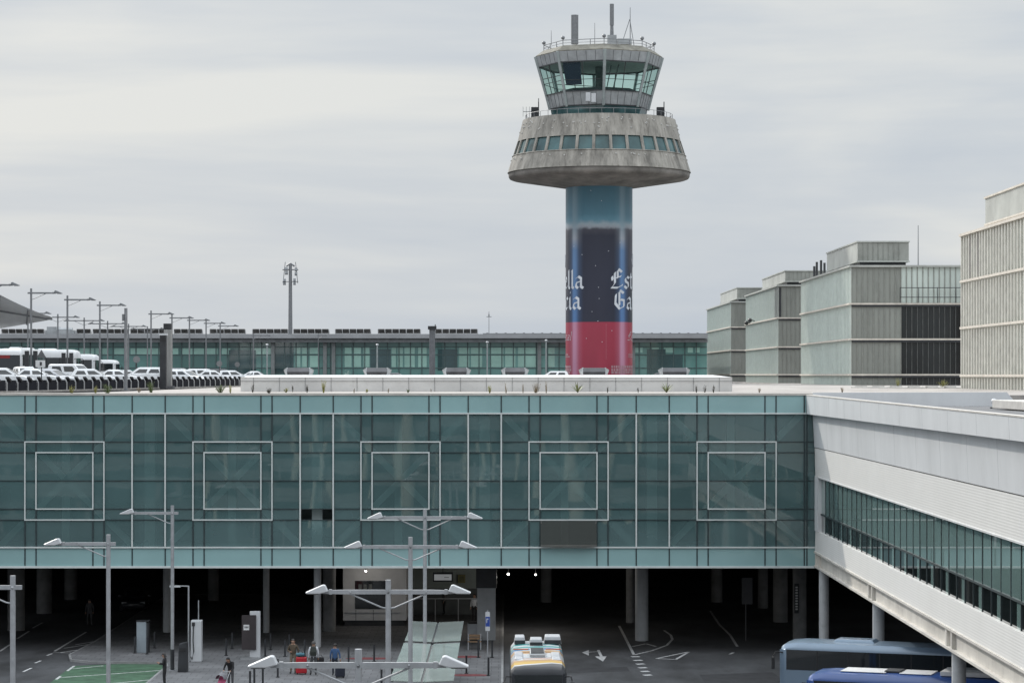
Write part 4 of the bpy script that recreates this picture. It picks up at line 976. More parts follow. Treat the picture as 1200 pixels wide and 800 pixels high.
# ------------------------------------------------------------------ fence of dark panels along the upper road
fence_panel = mat('fence_panel', (.012, .013, .018), .8, spec=.1)
t = thing('parapet_fence', 'long dark panelled fence with pale posts between the roof and the parked cars', 'fence', (-30, 135 * DK, DECK)); O = (-30, 135 * DK, DECK)
fa, fb = Vector((-33.4, 96.5 * DK, DECK)), Vector((-26.6, 172 * DK, DECK))
n = 42
for k in range(n):
    a = fa.lerp(fb, k / n); c = fa.lerp(fb, (k + 1) / n); d = (c - a).normalized(); nn = Vector((d.y, -d.x, 0))
    b = MB(); p, q = a + d * .1, c - d * .12
    b.prism([p + Vector((0, 0, .10)), q + Vector((0, 0, .10)), q + Vector((0, 0, .80)), p + Vector((0, 0, .80))], nn * .05); b.build('panel', fence_panel, t, O)
    b = MB(); b.tube([a + nn * .12, a + nn * .12 + Vector((0, 0, .62)), a + nn * .02 + Vector((0, 0, .8))], .045, 6)
    po = b.build('post', mat('fence_post', (.36, .36, .36), .6) if 'fence_post' not in MATS else MATS['fence_post'], t, O)
    b = MB(); b.cbox(a + d * .7 + Vector((0, 0, .86)) + nn * .05, (.22, 1.0, .13), 0, Matrix.Rotation(R(-12), 3, 'X')); b.build('rail_bracket', black, po, O)
b = MB(); b.prism([fa + Vector((-.15, 0, -.03)), fb + Vector((-.15, 0, -.03)), fb + Vector((.5, 0, -.03)), fa + Vector((.5, 0, -.03))], (0, 0, .12)); b.build('kerb_base', mat('fence_kerb', (.30, .28, .26), .9, var=.25), t, O)
# twin vent pillars
D = 139 * DK
t = thing('vent_pillar', 'tall grey metal vent pillar with a dark cap standing on the roof edge', 'vent pillar', (X(197.5, D), D, DECK)); O = tuple(t.location)
x = X(197, D); b = MB(); b.box(x - .32, x + .32, D - .32, D + .32, DECK, Z(386, D)); b.build('shaft', mat('brushed_steel', (.33, .33, .32), .35, metal=.6, var=.2, stretch=(3, 3, .2), scale=1), t, O, bevel=.04)
b = MB(); b.box(x - .36, x + .30, D - .36, D + .36, Z(386, D) + .01, Z(379, D)); b.build('cap', dark, t, O, bevel=.03)
b = MB(); b.box(x - .75, x + .5, D - .6, D + .5, DECK - .02, DECK + .22); b.build('plinth', roofgrey, t, O)
D = 136 * DK; x = X(191.5, D)
t = thing('vent_pillar', 'shorter dark vent pillar with a pale rimmed cap, in front of the taller one', 'vent pillar', (x, D, DECK)); O = tuple(t.location)
b = MB(); b.box(x - .27, x + .27, D - .3, D + .3, DECK, Z(393, D)); b.build('shaft', dark, t, O, bevel=.03)
b = MB(); b.box(x - .33, x + .33, D - .36, D + .36, Z(393, D) + .01, Z(392, D) + .09); b.build('cap', lampwhite, t, O)
b = MB(); b.box(x - .2, x + .2, D - .33, D - .305, Z(400, D), Z(395, D)); b.build('grille', black, t, O)
# road signs seen from behind
sg = mat('sign_back', (.17, .175, .18), .6)
def sign(px, py, D, shape, s, lab, base=DECK):
    D *= DK; x = X(px, D); z = Z(py, D); t = thing('road_sign', lab, 'road sign', (x, D, base)); O = (x, D, base)
    b = MB(); b.tube([(x, D + .06, base), (x, D + .06, z + s * .8)], .04, 8); b.build('pole', dark, t, O)
    b = MB()
    if shape == 'tri': b.prism([(x - s, D, z - s * .8), (x + s, D, z - s * .8), (x, D, z + s * .9)], (0, .03, 0))
    else: b.prism([(x + s * math.sin(q * math.pi / 10), D, z + s * math.cos(q * math.pi / 10)) for q in range(20)], (0, .03, 0))
    b.build('sign_plate', mat('tri_back', (.10, .105, .11), .5) if shape == 'tri' else sg, t, O); return t, O, x, z
t, O, x, z = sign(48.5, 414.5, 122, 'tri', .36, 'dark triangular sign seen from behind with a white plate below, among the coaches')
b = MB(); b.box(x - .42, x + .30, 122 * DK - .1, 122 * DK - .07, Z(430, 122 * DK), Z(422, 122 * DK)); b.build('sub_plate', white_paint, t, O)
b = MB(); b.box(x - .1, x + .05, 122 * DK - .13, 122 * DK - .103, Z(428, 122 * DK), Z(424, 122 * DK)); b.build('plate_mark', dark, t, O)
sign(160, 421, 150, 'o', .32, 'round sign seen from behind, left of the metal vent pillars')
sign(257, 426, 168, 'o', .30, 'round sign seen from behind, over the parked white saloon')
sign(278, 427, 190, 'o', .30, 'round sign seen from behind, just left of the white rooflight')

# ------------------------------------------------------------------ cars
glassd = glass('car_glass', (.018, .022, .025), 0, rough=.05, spec=.8)
rim_m = mat('wheel_rim', (.35, .35, .36), .35, metal=.7)
lightm = mat('headlight', (.6, .62, .64), .15); tail_m = mat('tail_light', (.25, .02, .02), .3)
paints = {k: mat('paint_' + k, c, .28, spec=.6, var=.04, coat=.5) for k, c in dict(white=(.68, .69, .70), silver=(.40, .41, .43), dark=(.03, .033, .038), grey=(.2, .205, .21)).items()}
def car(kind, paint, lab, loc, rz, group='cars parked on the upper road'):
    L, W, Hh, belt, hood, g0, g1, r0, r1 = {'hatch': (4.05, 1.76, 1.48, .92, .86, -1.92, 1.05, -1.55, .15), 'saloon': (4.6, 1.8, 1.45, .93, .86, -1.75, 1.0, -1.0, .15),
        'suv': (4.45, 1.84, 1.68, 1.05, .98, -2.12, 1.15, -1.85, .3), 'van': (4.9, 1.9, 2.0, 1.12, 1.05, -2.38, 1.7, -2.25, .75)}[kind]
    t = thing('parked_car', lab, 'car', loc, rz, group)
    h2 = L / 2; w = W / 2; pm = paints[paint]
    st = [(-h2, .82, .78, .45), (-h2 + .12, .94, belt - .06, .26), (-1.2, 1, belt, .2), (0, 1, belt, .2), (g1, 1, belt, .2), (g1 + .35, .99, hood + .02, .2), (h2 - .35, .95, hood - .08, .22), (h2 - .08, .86, .68, .28), (h2, .74, .58, .4)]
    rings = []
    for x, k, zt, zb in st:
        ww = w * k
        rings.append([(x, -ww * .94, zb), (x, -ww, zb + .12), (x, -ww, (zb + zt) / 2 + .1), (x, -ww * .96, zt - .04), (x, -ww * .86, zt), (x, 0, zt + .02), (x, ww * .86, zt), (x, ww * .96, zt - .04), (x, ww, (zb + zt) / 2 + .1), (x, ww, zb + .12), (x, ww * .94, zb)])
    b = MB(); b.grid(rings, 0, True, True, True)
    q = [(g0, w * .93, g1, belt - .02), (r0, w * .76, r1, Hh - .07), (r0 + .18, w * .66, r1 - .18, Hh)]
    rr = [[(a, -k, z), ((a + c) / 2, -k * 1.01, z), (c, -k * .93, z), (c + .06, 0, z), (c, k * .93, z), ((a + c) / 2, k * 1.01, z), (a, k, z), (a - .05, 0, z)] for a, k, c, z in q]
    b.grid(rr, 0, True, False, True); b.build('body', pm, t, smooth=True)
    def P(u, v, side):                          # along greenhouse: u 0..1 rear to front, v 0..1 belt to roof
        a = q[0][0] + (q[1][0] - q[0][0]) * v; c = q[0][2] + (q[1][2] - q[0][2]) * v; k = (q[0][1] + (q[1][1] - q[0][1]) * v) * (1.006) + .008
        z = q[0][3] + (q[1][3] - q[0][3]) * v; kk = k * (1 - .07 * max(0, (u - .5) * 2))
        return (a + (c - a) * u, side * kk, z)
    for s in (-1, 1):
        for u0, u1 in ((.13, .47), (.54, .90)): b = MB(); b.poly([P(u0, .22, s), P(u1, .22, s), P(u1 - .02, .82, s), P(u0 + .02, .82, s)]); b.build('side_window', glassd, t, fix=False)
    def E(fx_, v, sgn):
        a = (q[0][2] + (q[1][2] - q[0][2]) * v) if sgn > 0 else (q[0][0] + (q[1][0] - q[0][0]) * v)
        k = (q[0][1] + (q[1][1] - q[0][1]) * v) * (.93 if sgn > 0 else 1)
        z = q[0][3] + (q[1][3] - q[0][3]) * v
        return (a + sgn * (.018 + (.06 if sgn > 0 else .05) * (1 - abs(fx_))), k * fx_, z)
    for sgn, nm in ((1, 'windscreen'), (-1, 'rear_window')):
        b = MB(); b.grid([[E(f, .1, sgn) for f in (-.86, 0, .86)], [E(f, .93, sgn) for f in (-.86, 0, .86)]]); b.build(nm, glassd, t, fix=False)
    for sx in (-h2 + .78, h2 - .80):
        for s in (-1, 1):
            b = MB(); b.tube([(sx, s * (w - .2), .31), (sx, s * (w + .01), .31)], .31, 18); wo = b.build('wheel', black, t, smooth=True)
            b = MB(); b.tube([(sx, s * (w + .005), .31), (sx, s * (w + .02), .31)], .2, 12); b.build('rim', rim_m, wo)
    for s in (-1, 1):
        b = MB(); b.cbox((h2 - .16, s * w * .68, .66), (.2, .34, .13)); b.build('headlight', lightm, t, bevel=.03)
        b = MB(); b.cbox((-h2 + .06, s * w * .78, .78), (.12, .2, .22)); b.build('tail_light', tail_m, t, bevel=.03)
        b = MB(); b.cbox((g1 - .25, s * (w + .1), belt + .08), (.12, .2, .14)); b.build('wing_mirror', pm, t, bevel=.03)
    return t
PI = math.pi
cars = [('hatch', 'white', 7, 118, .05, 'white car parked at the left edge of the photo behind the fence'), ('suv', 'white', 30, 140, -1.2, 'white high roofed car facing the viewer under the first banner lamp'),
        ('saloon', 'white', 43, 124, .15, 'white saloon with only its bonnet and roof over the fence, below the triangular sign'), ('saloon', 'silver', 62, 131, -.35, 'silver grey car with a large windscreen below the second coach'),
        ('van', 'white', 85, 152, -.5, 'white van with a boxy cabin below the coach windows'), ('hatch', 'white', 110, 136, .1, 'white hatchback right of the white van, below the small coach'),
        ('saloon', 'white', 139, 143, .1, 'white saloon beside the tall armless post'), ('suv', 'white', 166, 149, PI + .1, 'long white car with a dark window, left of the vent pillars'),
        ('hatch', 'white', 152, 166, .2, 'white car farther back behind the armless post'), ('suv', 'silver', 212, 172, -.3, 'silver high roofed car just right of the vent pillars'),
        ('hatch', 'white', 218, 158, -.5, 'white hatchback close to the fence right of the vent pillars'), ('suv', 'white', 240, 183, -.4, 'pale car with a sloping windscreen left of the round signs'),
        ('saloon', 'white', 251, 166, .1, 'white saloon stretched along the fence under the round sign'), ('suv', 'dark', 262, 192, .1, 'black high roofed car between the two round signs'),
        ('hatch', 'white', 275, 177, .15, 'small white car nearest the left end of the rooflight'), ('saloon', 'white', 294, 196, PI, 'white car roof showing over the left end of the rooflight'),
        ('saloon', 'dark', 466, 200, 0, 'dark car roof showing over the rooflight, between two vents'), ('suv', 'white', 647, 202, PI, 'white car roof showing over the rooflight left of the tower'),
        ('saloon', 'dark', 778, 202, 0, 'dark car roof showing over the rooflight right of the tower')]
for kd, pt, px, D, rz, lab in cars: car(kd, pt, lab, (X(px, D * DK), D * DK, DECK + .185 if px < 300 else DECK - .02), rz)
car('saloon', 'dark', 'dark car with faint headlights in the gloom under the bridge', (X(158, 111 * DK), 111 * DK, 0), -PI / 2 + .1, 'cars under the bridge')

# ------------------------------------------------------------------ coaches and buses (front looks along +X)
def coach(L, W, Hh, w0, w1, paint, lab, loc, rz, group=None, name='coach', cat='coach', roofmat=None, display=None, glassm=None, pods=True):
    t = thing(name, lab, cat, loc, rz, group)
    h2 = L / 2; w = W / 2; z0 = .32
    def sec(x, k, top):
        ww = w * k
        return [(x, -ww, z0), (x, -ww, w0 - .1), (x, -ww, w1), (x, -ww * .97, top - .22), (x, -ww * .86, top - .05), (x, -ww * .5, top), (x, ww * .5, top), (x, ww * .86, top - .05), (x, ww * .97, top - .22), (x, ww, w1), (x, ww, w0 - .1), (x, ww, z0)]
    b = MB(); b.grid([sec(-h2, .93, Hh - .12), sec(-h2 + .12, .99, Hh - .02), sec(-h2 + .5, 1, Hh), sec(h2 - .9, 1, Hh), sec(h2 - .3, .99, Hh - .06), sec(h2 - .08, .95, Hh - .2), sec(h2, .88, Hh - .4)], 0, True, True, True)
    bo = b.build('body', [paint, roofmat or paint], t, smooth=True)
    if roofmat:
        for p in bo.data.polygons:
            if p.normal.z > .6 and p.center.z > w1: p.material_index = 1
    gm = glassm or glassd
    n = int(L / 1.5)
    for s in (-1, 1):
        b = MB(); b.box(-h2 + .35, h2 - .35, s * (w + .004) - .006, s * (w + .004) + .006, w0, w1); sw = b.build('side_windows', gm, t)
        b = MB()
        for k in range(1, n): x = -h2 + .35 + (L - .7) * k / n; b.box(x - .03, x + .03, s * (w + .013) - .003, s * (w + .013) + .003, w0, w1)
        b.build('window_bars', black, sw)
    b = MB()
    def fr(y, z): 
        k = (z - (w0 - .9)) / (Hh - .45 - w0 + .9)
        return (h2 + .014, y, z)
    ys = [-w * .84, -w * .5, 0, w * .5, w * .84]; zs = [w0 - .75, w0 - .2, (w0 + w1) / 2, w1 - .05]
    b.grid([[fr(y, z) for y in ys] for z in zs]); ws = b.build('windscreen', gm, t, fix=False)
    b = MB(); b.grid([[(-h2 - .012, y, z) for y in (-w * .78, w * .78)] for z in (w0, w1 - .1)]); b.build('rear_window', gm, t, fix=False)
    if display:
        b = MB(); b.box(h2 - .20, h2 + .03, -w * .78, w * .05, w1 - .38, w1 - .08); b.build('destination_display', display, t)
    for sx in (-h2 + 2.6, h2 - 2.4):
        for s in (-1, 1):
            b = MB(); b.tube([(sx, s * (w - .3), .5), (sx, s * (w + .008), .5)], .5, 20); wo = b.build('wheel', black, t, smooth=True)
            b = MB(); b.tube([(sx, s * (w + .004), .5), (sx, s * (w + .03), .5)], .28, 14); b.build('rim', rim_m, wo)
    for s in (-1, 1):
        b = MB(); b.cbox((h2 - .03, s * w * .72, .85), (.1, .4, .2)); b.build('headlight', lightm, t, bevel=.03)
        b = MB(); b.tube([(h2 - .25, s * w * .9, w1 - .15), (h2 + .12, s * (w + .2), w1 - .1), (h2 + .22, s * (w + .25), w1 - .3)], .03, 6); b.cbox((h2 + .22, s * (w + .25), w1 - .62), (.1, .2, .55)); b.build('mirror', black, t)
    if pods:
        for px_, lx in ((-h2 + 2.5, 1.1), (h2 - 3.4, 1.0)):
            b = MB(); b.grid([[(px_ - lx, -.55, Hh - .01), (px_ + lx, -.55, Hh - .01), (px_ + lx, .55, Hh - .01), (px_ - lx, .55, Hh - .01)], [(px_ - lx * .85, -.45, Hh + .13), (px_ + lx * .85, -.45, Hh + .13), (px_ + lx * .85, .45, Hh + .13), (px_ - lx * .85, .45, Hh + .13)]], 0, True, True, True)
            b.build('roof_hatch', roofmat or paint, t, bevel=.03)
    return t
red_disp = mat('red_display', (.22, .02, .02), .4, emit=.08)
gU = 'coaches parked on the upper road'
z = DECK + .185
coach(12, 2.5, 3.62, 1.9, 3.0, paints['white'], 'white coach facing the viewer with a dark front and red display, at the left edge', (X(11, 160 * DK), 160 * DK + 6, z), -PI / 2, gU, display=red_disp)
coach(12, 2.5, 3.72, 1.75, 2.85, paints['white'], 'long white coach seen side on with a dark window strip, behind the triangular sign', (X(91, 175 * DK) - 6, 175.6 * DK, z), -.06, gU)
coach(10, 2.5, 3.55, 1.7, 2.85, paints['white'], 'white coach end on the right of the long coach, below the second far lamp', (X(115, 200 * DK) - 5, 200 * DK, z), -.1, gU)
coach(7, 2.3, 3.0, 1.5, 2.5, paints['white'], 'small white minibus at the right end of the coach line', (X(138.5, 214 * DK) - 3.5, 214 * DK, z), -.1, gU, pods=False)
silverblue = mat('coach_silver', (.17, .235, .31), .3, metal=.2, var=.05, coat=.5)
coach(12.5, 2.5, 3.55, 2.25, 3.18, silverblue, 'pale silver blue coach parked under the wing behind the blue bus', (13.2 + 5.9, 76.7 * DK - 2.0, 0), PI - .36, 'coaches under the wing')
blue = mat('coach_blue', (.025, .075, .26), .3, var=.06, coat=.5)
bt = coach(12, 2.5, 3.1, 1.75, 2.72, blue, 'blue bus with white roof panels at the bottom right under the wing', (13.55 + 5.6, 71.4 * DK - 1.9, 0), PI - .36, 'coaches under the wing', pods=False)
for x0, x1, y0, y1, m_, nm in ((2.6, 4.6, -.75, .75, white_paint, 'roof_panel'), (.6, 2.0, -.75, .75, white_paint, 'roof_panel'), (-5.0, .2, -.85, .85, white_paint, 'roof_unit')):
    b = MB(); b.box(x0, x1, y0, y1, 3.105, 3.14 if nm == 'roof_panel' else 3.30); pu_ = b.build(nm, m_, bt, bevel=.02)
b = MB(); b.box(2.0, 2.7, -.5, .5, 3.11, 3.20); b.build('roof_hatch', dark, bt, bevel=.02)
b = MB(); b.box(-4.6, -.3, -.5, .5, 3.305, 3.36); b.build('roof_grille', zinc, bt)
def livery():
    m, nt, out = nodes('bus_livery'); N = nt.nodes.new; L = nt.links.new
    p = N('ShaderNodeBsdfPrincipled'); p.inputs['Roughness'].default_value = .4; L(p.outputs[0], out.inputs[0])
    t = N('ShaderNodeTexCoord'); s = N('ShaderNodeSeparateXYZ'); L(t.outputs['Object'], s.inputs[0])
    y2 = N('ShaderNodeMath'); y2.operation = 'SINE'
    m1 = N('ShaderNodeMath'); m1.operation = 'MULTIPLY'; m1.inputs[1].default_value = 1.7; L(s.outputs[1], m1.inputs[0]); L(m1.outputs[0], y2.inputs[0])
    ma = N('ShaderNodeMath'); ma.operation = 'MULTIPLY_ADD'; ma.inputs[1].default_value = .22; L(y2.outputs[0], ma.inputs[0]); L(s.outputs[0], ma.inputs[2])
    mr = N('ShaderNodeMapRange'); mr.inputs[1].default_value = -5.2; mr.inputs[2].default_value = 5.2; L(ma.outputs[0], mr.inputs[0])
    cr_ = N('ShaderNodeValToRGB'); cr_.color_ramp.interpolation = 'CONSTANT'; E = cr_.color_ramp.elements
    wh, tq, bl, tan, yel, orr = (.40, .41, .42), (.05, .22, .22), (.012, .10, .22), (.34, .20, .085), (.42, .27, .05), (.33, .10, .02)
    stops = [(0, wh), (.14, tq), (.20, wh), (.25, tq), (.315, wh), (.335, bl), (.41, wh), (.43, tan), (.545, wh), (.74, orr), (.76, wh), (.79, tan), (.85, yel), (.925, wh), (.945, (.025, .025, .028))]
    E[0].position = 0; E[0].color = (*wh, 1); E[1].position = stops[1][0]; E[1].color = (*tq, 1)
    for ps, c in stops[2:]: q = E.new(ps); q.color = (*c, 1)
    L(mr.outputs[0], cr_.inputs[0]); L(cr_.outputs[0], p.inputs['Base Color']); return m
zinc_w = mat('bus_white', (.36, .37, .385), .45, var=.08)
D0 = 72.1 * DK; Lb = 10.4
tb = coach(Lb, 2.5, 3.15, 1.3, 2.75, mat('bus_dark_side', (.02, .022, .028), .6), 'small bus with a wavy white, blue and yellow roof on the dark road', (1.44, D0 + Lb / 2, 0), -PI / 2, None, 'bus', 'bus', roofmat=livery(), pods=False, glassm=glassd)
for k, (yy, wd, hh) in enumerate(((-.78, .56, .34), (.0, .66, .30), (.80, .84, .36))):      # local y is world x for a bus facing the viewer
    b = MB(); x0 = -Lb / 2 + .3 + (.7 if k == 1 else 0)
    b.grid([[(x0, yy - wd / 2, 3.14), (x0 + 1.4, yy - wd / 2, 3.14), (x0 + 1.4, yy + wd / 2, 3.14), (x0, yy + wd / 2, 3.14)], [(x0 + .1, yy - wd / 2 + .06, 3.14 + hh), (x0 + 1.3, yy - wd / 2 + .06, 3.14 + hh), (x0 + 1.3, yy + wd / 2 - .06, 3.14 + hh), (x0 + .1, yy + wd / 2 - .06, 3.14 + hh)]], 0, True, True, True)
    u = b.build('roof_box', zinc_w, tb, bevel=.04)
    b = MB(); b.box(x0 + 1.4, x0 + 1.04, yy - wd / 2 + .03, yy + wd / 2 - .03, 3.16, 3.14 + hh * .55); b.build('vent_grille', dark, u)
b = MB(); b.box(-.4, 2.2, -.34, .34, 3.16, 3.30); b.build('cooling_unit', zinc, tb, bevel=.03)
b = MB()
for q in range(6): b.box(-.3 + q * .41, -.05 + q * .41, -.30, .30, 3.302, 3.33)
b.build('cooling_slats', dark, tb)
for s in (-1, 1):
    b = MB(); b.grid([[(.3, s * .85 - .22, 3.14), (3.0, s * .85 - .22, 3.14), (3.0, s * .85 + .22, 3.11), (.3, s * .85 + .22, 3.11)], [(.45, s * .85 - .19, 3.22), (2.8, s * .85 - .19, 3.22), (2.8, s * .85 + .17, 3.21), (.45, s * .85 + .17, 3.21)]], 0, True, True, True); b.build('roof_fairing', zinc_w, tb, bevel=.04)
b = MB()
for s in (-1, 1): b.box(-.1, .02, s * .75 - .35, s * .75 + .35, 3.262, 3.30)
b.build('orange_trim', mat('orange_trim', (.5, .12, .03), .5), tb)
# ------------------------------------------------------------------ things under the bridge edge
PV = .12
p = G(168, 764, PV); x, y = p.x, p.y
t = thing('ticket_machine', 'grey upright cabinet between black bollards left of the lamp posts', 'cabinet', (x, y, PV)); O = (x, y, PV)
b = MB(); b.box(x - .36, x + .2, y - .25, y + .35, PV, PV + 1.78); b.build('body', mat('cabinet_grey', (.26, .30, .33), .45, var=.1), t, O, bevel=.03)
b = MB(); b.box(x + .205, x + .32, y - .22, y + .35, PV, PV + 1.72); b.box(x - .38, x + .34, y - .27, y + .37, PV + 1.79, PV + 1.84); b.build('side_panel', dark, t, O)
p = G(230.5, 774.5, PV); x, y = p.x, p.y
t = thing('charging_post', 'tall white box with a black cable and a thin aerial on top', 'charging post', (x, y, PV)); O = (x, y, PV)
b = MB(); b.box(x - .30, x + .30, y - .3, y + .3, PV, PV + 2.3); b.build('body', lampwhite, t, O, bevel=.04)
b = MB(); b.box(x - .22, x - .06, y - .35, y - .30, PV + 2.0, PV + 2.2); b.tube([(x - .14, y - .33, PV + 2.05), (x - .16, y - .36, PV + 1.2), (x - .12, y - .36, PV + .6), (x - .22, y - .33, PV + .15), (x - .28, y - .31, PV + .3)], .03, 6); b.build('cable', black, t, O)
b = MB(); b.tube([(x + .1, y, PV + 2.3), (x + .1, y, PV + 3.4)], .03, 6); b.build('aerial', galv, t, O)
p = G(214.5, 786.5, PV); x, y = p.x, p.y
t = thing('litter_bin', 'dark upright bin beside the thin pale lamp post', 'bin', (x, y, PV)); O = (x, y, PV)
b = MB(); b.grid([[(x - .26, y - .25, PV), (x + .26, y - .25, PV), (x + .26, y + .25, PV), (x - .26, y + .25, PV)], [(x - .2, y - .22, PV + 1.5), (x + .26, y - .22, PV + 1.62), (x + .26, y + .22, PV + 1.62), (x - .2, y + .22, PV + 1.5)]], 0, True, True, True); b.build('body', dark, t, O, bevel=.02)
b = MB(); b.box(x - .16, x + .16, y - .262, y - .245, PV + 1.1, PV + 1.3); b.build('slot', black, t, O)
p = G(294, 772, PV); x, y = p.x, p.y
t = thing('information_totem', 'dark brown information totem with a white frame and small white notice', 'totem', (x, y, PV)); O = (x, y, PV)
b = MB(); b.box(x - .06, x + .52, y, y + .22, PV + .12, PV + 2.68); b.build('frame', lampwhite, t, O, bevel=.01)
b = MB(); b.box(x - .50, x + .30, y - .12, y - .004, PV + .55, PV + 2.48); b.build('panel', mat('totem_brown', (.040, .032, .034), .4), t, O)
b = MB(); b.box(x - .40, x - .08, y - .135, y - .122, PV + 1.65, PV + 1.95); n_ = b.build('notice', white_paint, t, O)
b = MB()
for dx in (-.34, -.26, -.18): b.box(x + dx, x + dx + .055, y - .14, y - .1355, PV + 1.76, PV + 1.86)
b.build('notice_mark', dark, n_, O)
b = MB(); b.box(x - .55, x + .58, y - .3, y + .4, PV, PV + .115); b.build('base', alu, t, O)
# kiosk
KD = 103.0 * DK
x0, x1 = X(402, KD), X(476, KD)
t = thing('kiosk', 'pale panelled kiosk with a dark window under the bridge', 'kiosk', ((x0 + x1) / 2, KD, PV)); O = ((x0 + x1) / 2, KD, PV)
kp = mat('kiosk_panel', (.58, .58, .59), .5, var=.08)
b = MB(); b.box(x0, x1, KD, KD + 3.5, PV + .35, 3.85); b.build('wall', kp, t, O)
b = MB(); b.box(x0 + .1, x1 - .1, KD + .1, KD + 3.4, PV, PV + .345); b.build('plinth', dark, t, O)
b = MB(); b.box(X(416, KD), X(458, KD), KD - .03, KD - .004, Z(713, KD), Z(680, KD)); b.build('window', glassd, t, O)
b = MB(); b.box(x0 - .1, x1 + .1, KD - .9, KD + 3.5, 3.853, 3.95); b.box(x0 + .3, x1 - .2, KD - .85, KD - .75, 3.96, 4.1); b.box(X(404, KD), X(470, KD), KD - .08, KD - .004, Z(717, KD) - .03, Z(717, KD)); b.build('awning', alu, t, O)
b = MB()
for px in (417, 437.5, 459): b.box(X(px, KD) - .015, X(px, KD) + .015, KD - .012, KD - .002, PV + .36, Z(714, KD))
b.build('panel_joints', dark, t, O)
b = MB(); 
for i, px in enumerate((422, 428, 434)): b.box(X(px, KD) - .10, X(px, KD) + .10, KD - .045, KD - .032, Z(690 + i, KD), Z(684, KD))
b.build('window_posters', mat('poster_grey', (.16, .17, .17), .6, var=.4, scale=8), t, O)
em = mat('lamp_glow', (1, .95, .85), .5, emit=5.0)
def pend(px, py, D, lab, r=.075):
    D *= DK
    x, z_ = X(px, D), Z(py, D); t = thing('ceiling_lamp', lab, 'ceiling lamp', (x, D, z_), 0, 'lamps hanging under the bridge')
    b = MB(); b.ball((x, D, z_), r, 10, 6); b.build('bulb', em, t, (x, D, z_), smooth=True)
    ld = bpy.data.lights.new('ceiling_lamp_light', 'POINT'); ld.energy = 130 if px > 500 else 42; ld.shadow_soft_size = .12; ld.color = (1, .95, .87)
    lo_ = bpy.data.objects.new('ceiling_lamp_light', ld); C.objects.link(lo_); lo_.parent = t; lo_.location = (0, -.05, -.25)
    b = MB(); b.tube([(x, D, z_ + r), (x, D, 4.99)], .012, 5); b.tube([(x, D, z_ + r * .7), (x, D, z_ + r * 1.6)], r * .7, 8); b.build('stem', dark, t, (x, D, z_))
pend(595.6, 672, 101, 'bright small lamp under the bridge, left of a pair over the dark road'); pend(627.7, 672.6, 101, 'bright small lamp under the bridge, right of a pair over the dark road', .06)
pend(428.5, 668.5, 101.5, 'small lamp hanging over the front of the kiosk', .07)
# wall and rail of the walkway behind the canopies
D = 108 * DK
t = thing('partition_wall', 'grey green wall with a handrail at the end of the canopy walk', 'wall', (X(520, D), D, PV)); O = (X(520, D), D, PV)
b = MB(); b.box(X(478, D), X(562, D), D, D + .2, PV, 5.0); b.build('panel', mat('partition', (.30, .34, .32), .6, var=.15, scale=.6), t, O)
b = MB(); b.box(X(478, D), X(562, D), D - .06, D - .003, PV, Z(689, D)); b.build('lower_panel', mat('partition_low', (.10, .11, .11), .6), t, O)
D = 105 * DK; b = MB(); b.tube([(X(484, D), D, Z(701, D)), (X(563, D), D, Z(701, D))], .04, 6)
for px in (484, 510, 537, 563): b.tube([(X(px, D), D, PV), (X(px, D), D, Z(701, D))], .03, 6)
b.build('handrail', galv, t, O)
D = 101 * DK
x = X(519, D); z_ = Z(675.6, D); t = thing('hanging_sign', 'white lit sign in a black frame hanging under the bridge', 'sign', (x, D, z_)); O = (x, D, z_)
b = MB(); b.box(x - .62, x + .62, D - .08, D + .08, z_ - .29, z_ + .29); b.box(x - .02, x + .02, D - .02, D + .02, z_ + .29, 5.0); b.build('frame', dark, t, O)
b = MB(); b.box(x - .54, x + .54, D - .095, D - .083, z_ - .20, z_ + .17); f_ = b.build('face', mat('sign_face', (.60, .62, .63), .5, var=.04, emit=.22), t, O)
b = MB(); b.box(x + .08, x + .38, D - .1, D - .0955, z_ - .03, z_ + .0); b.build('sign_line', dark, f_, O)
D = 107.8 * DK; b = MB(); x = X(541, D); b.box(x - .24, x + .24, D - .02, D + .1, Z(682.5, D), Z(673, D)); b.box(x - .17, x + .17, D - .024, D - .0205, Z(681, D), Z(675, D), 1); o = b.build('wall_poster', [mat('poster_yellow', (.22, .20, .07), .6, var=.2), mat('poster_olive', (.14, .13, .05), .6, var=.3)], None, (x, D, Z(678, D))); tag(o, 'small yellowish poster high on the wall, right of the hanging sign', 'poster')
# blue bus stop sign
p = G(571.5, 771, PV); x, y = p.x, p.y
t = thing('stop_sign_post', 'narrow blue and white sign on a thin post near the striped roof bus', 'sign', (x, y, PV)); O = (x, y, PV)
b = MB(); b.tube([(x, y, PV), (x, y, PV + 2.7)], .035, 8); b.build('pole', galv, t, O)
b = MB(); b.box(x - .13, x + .13, y - .045, y - .036, PV + 1.55, PV + 2.62); pl = b.build('sign_plate', lampwhite, t, O)
b = MB(); b.box(x - .12, x + .12, y - .05, y - .0455, PV + 1.8, PV + 2.35); b.build('blue_field', mat('sign_blue', (.02, .06, .30), .5), pl, O)
b = MB(); b.box(x - .07, x - .03, y - .054, y - .0505, PV + 2.0, PV + 2.25); b.box(x - .03, x + .05, y - .054, y - .0505, PV + 2.19, PV + 2.25); b.build('white_mark', lampwhite, pl, O)
